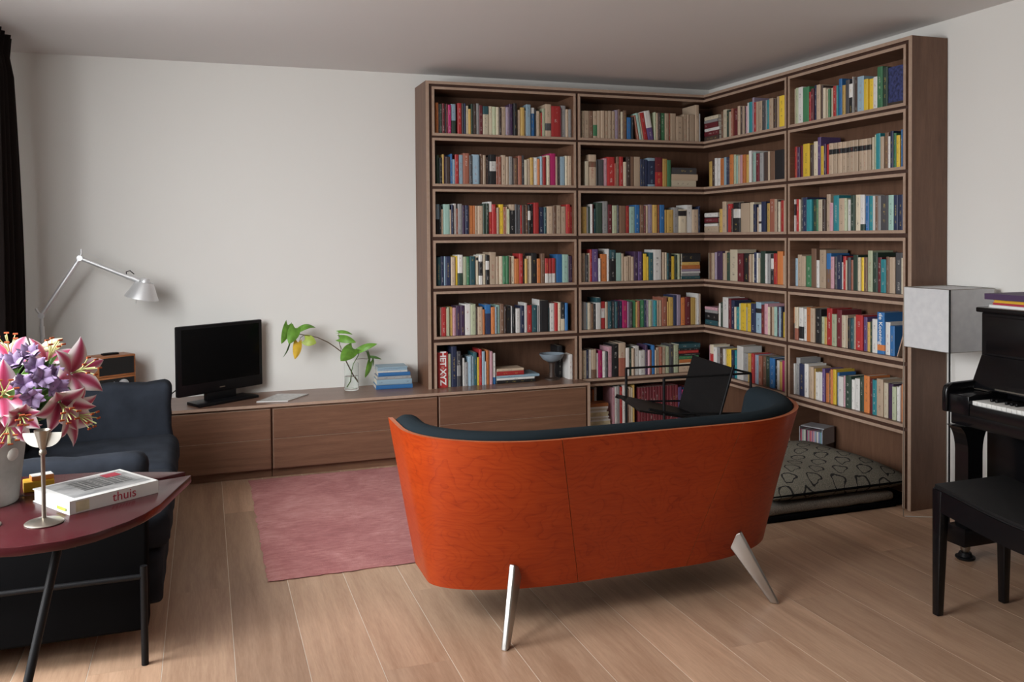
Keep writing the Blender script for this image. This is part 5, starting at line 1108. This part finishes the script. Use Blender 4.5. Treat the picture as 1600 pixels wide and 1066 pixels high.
# books and sheets on the piano lid
z = 1.0834
for mat, th, dx, dy, lab in (('white_paper', .012, .000, .000, 'white music sheets at the bottom of the pile on the piano'), ('print_red', .009, .008, -.012, 'red-brown music book in the pile on the piano'), ('yellow_card', .014, .010, -.016, 'yellow music book in the pile on the piano'), ('P', .026, -.012, .010, 'dark purple book on top of the pile on the piano')):
    if mat == 'P' and 'purple_cloth' not in MAT: plain('purple_cloth', (.06, .028, .085), .6)
    t = thing('music_book', (3.36, 2.80, z), lab, 'book', 'music books piled on the piano'); x0, x1, y0, y1 = 3.232+dx, 3.46+dx, 2.60+dy, 2.925+dy
    mm = 'purple_cloth' if mat == 'P' else mat; e = min(.003, th*.2)
    obj('cover', MB().box(x0, y0, z, x1, y1, z+e).box(x0, y0, z+th-e, x1, y1, z+th-.0004).box(x0, y0, z+e, x0+.002, y1, z+th-e).box(x0+.002, y1-.002, z+e, x1, y1, z+th-e) if mat == 'P' else MB().box(x0, y0, z, x1, y1, z+e).box(x0, y0, z+th-e, x1, y1, z+th-.0004), mm, t)
    obj('pages', MB().box(x0+.002, y0+.002, z+e, x1-.002, y1-.0025, z+th-e), 'white_paper' if mat in ('white_paper',) else mm, t); z += th

# ------------------------------------------------------------------ black piano bench
bn = thing('piano_bench', (2.70, 2.1, 0), 'black wooden piano bench with hollowed leather seat and tapered legs', 'bench')
BX0, BX1, BY0, BY1, BZ = 2.520, 2.868, 1.70, 2.522, .470
def hol(y): return -.042*math.sin(math.pi*(y-BY0)/(BY1-BY0))**1.3
def bar(x0, x1, zt, zb, mat, nm, off=0, n=20, bev=.004):
    m = MB(); ys = [BY0+off+(BY1-BY0-2*off)*i/n for i in range(n+1)]; vs = []; fs = []
    for y in ys: h = hol(y); vs += [(x0, y, zb+h), (x1, y, zb+h), (x1, y, zt+h), (x0, y, zt+h)]
    for i in range(n):
        for k_ in range(4): fs.append((4*i+k_, 4*(i+1)+k_, 4*(i+1)+(k_+1) % 4, 4*i+(k_+1) % 4))
    fs += [(0, 1, 2, 3), (4*n+3, 4*n+2, 4*n+1, 4*n)]
    return obj(nm, m.add(vs, [f[::-1] for f in fs]), mat, bn, smooth=40)
bar(BX0, BX0+.028, BZ, BZ-.078, 'piano_black', 'apron', .002); bar(BX1-.028, BX1, BZ, BZ-.078, 'piano_black', 'apron', .002)
for y in (BY0+.003, BY1-.031): obj('end_apron', MB().box(BX0+.028, y, BZ-.078, BX1-.028, y+.028, BZ), 'piano_black', bn)
bar(BX0+.006, BX1-.006, BZ+.016, BZ-.01, 'black_leather', 'seat', .006)
bar(BX0+.0025, BX0+.0055, BZ+.006, BZ+.001, 'black_leather', 'piping', .006); bar(BX1-.0055, BX1-.0025, BZ+.006, BZ+.001, 'black_leather', 'piping', .006)
for sx, x in ((1, BX0), (-1, BX1)):
    for sy, y in ((1, BY0), (-1, BY1)):
        a, b = .042, .028; m = MB()
        x0, y0 = (x, y); X1, Y1 = x+sx*a, y+sy*a; x2, y2 = x+sx*b, y+sy*b; zt = BZ-.003
        vs = [(x0, y0, 0), (x2, y0, 0), (x2, y2, 0), (x0, y2, 0), (x0-sx*.001, y0-sy*.001, zt), (X1, y0-sy*.001, zt), (X1, Y1, zt), (x0-sx*.001, Y1, zt)]
        fs = [(0, 3, 2, 1), (4, 5, 6, 7), (0, 1, 5, 4), (1, 2, 6, 5), (2, 3, 7, 6), (3, 0, 4, 7)]
        if sx*sy < 0: fs = [f[::-1] for f in fs]
        obj('leg', m.add(vs, fs), 'piano_black', bn, bevel=.004, seg=2)

# ------------------------------------------------------------------ curtain gathered at the window end
ct = thing('curtain', (-.98, 5.05, 0), 'heavy black-brown curtain gathered in the left corner of the room', 'curtain')
def curt(u, v, o=0):
    y = 4.845+.425*u; z = .012+2.462*v; f = -math.cos(u*math.pi*9)*.050+math.sin(u*math.pi*5+1)*.010
    tk = 1-.35*math.exp(-((v-.965)/.02)**2)
    bulge = .030*math.sin(math.pi*min(1, v*1.02))*u
    return Vector((-.985+f*tk+bulge+(.020*u*(1-v)), y+.006*math.sin(v*7)*u, z))
obj('cloth', MB().grid(curt, 140, 24), 'curtain_cloth', ct, smooth=80)
obj('curtain_rail', MB().box(-1.000, 1.5, 2.474, -.970, 5.30, 2.4935), 'window_frame_white', ct)
for o in COL.objects:
    if o.name.startswith('cloth'):
        md = o.modifiers.new('thickness', 'SOLIDIFY'); md.thickness = .003
for k_ in list(bpy.data.objects):
    pass
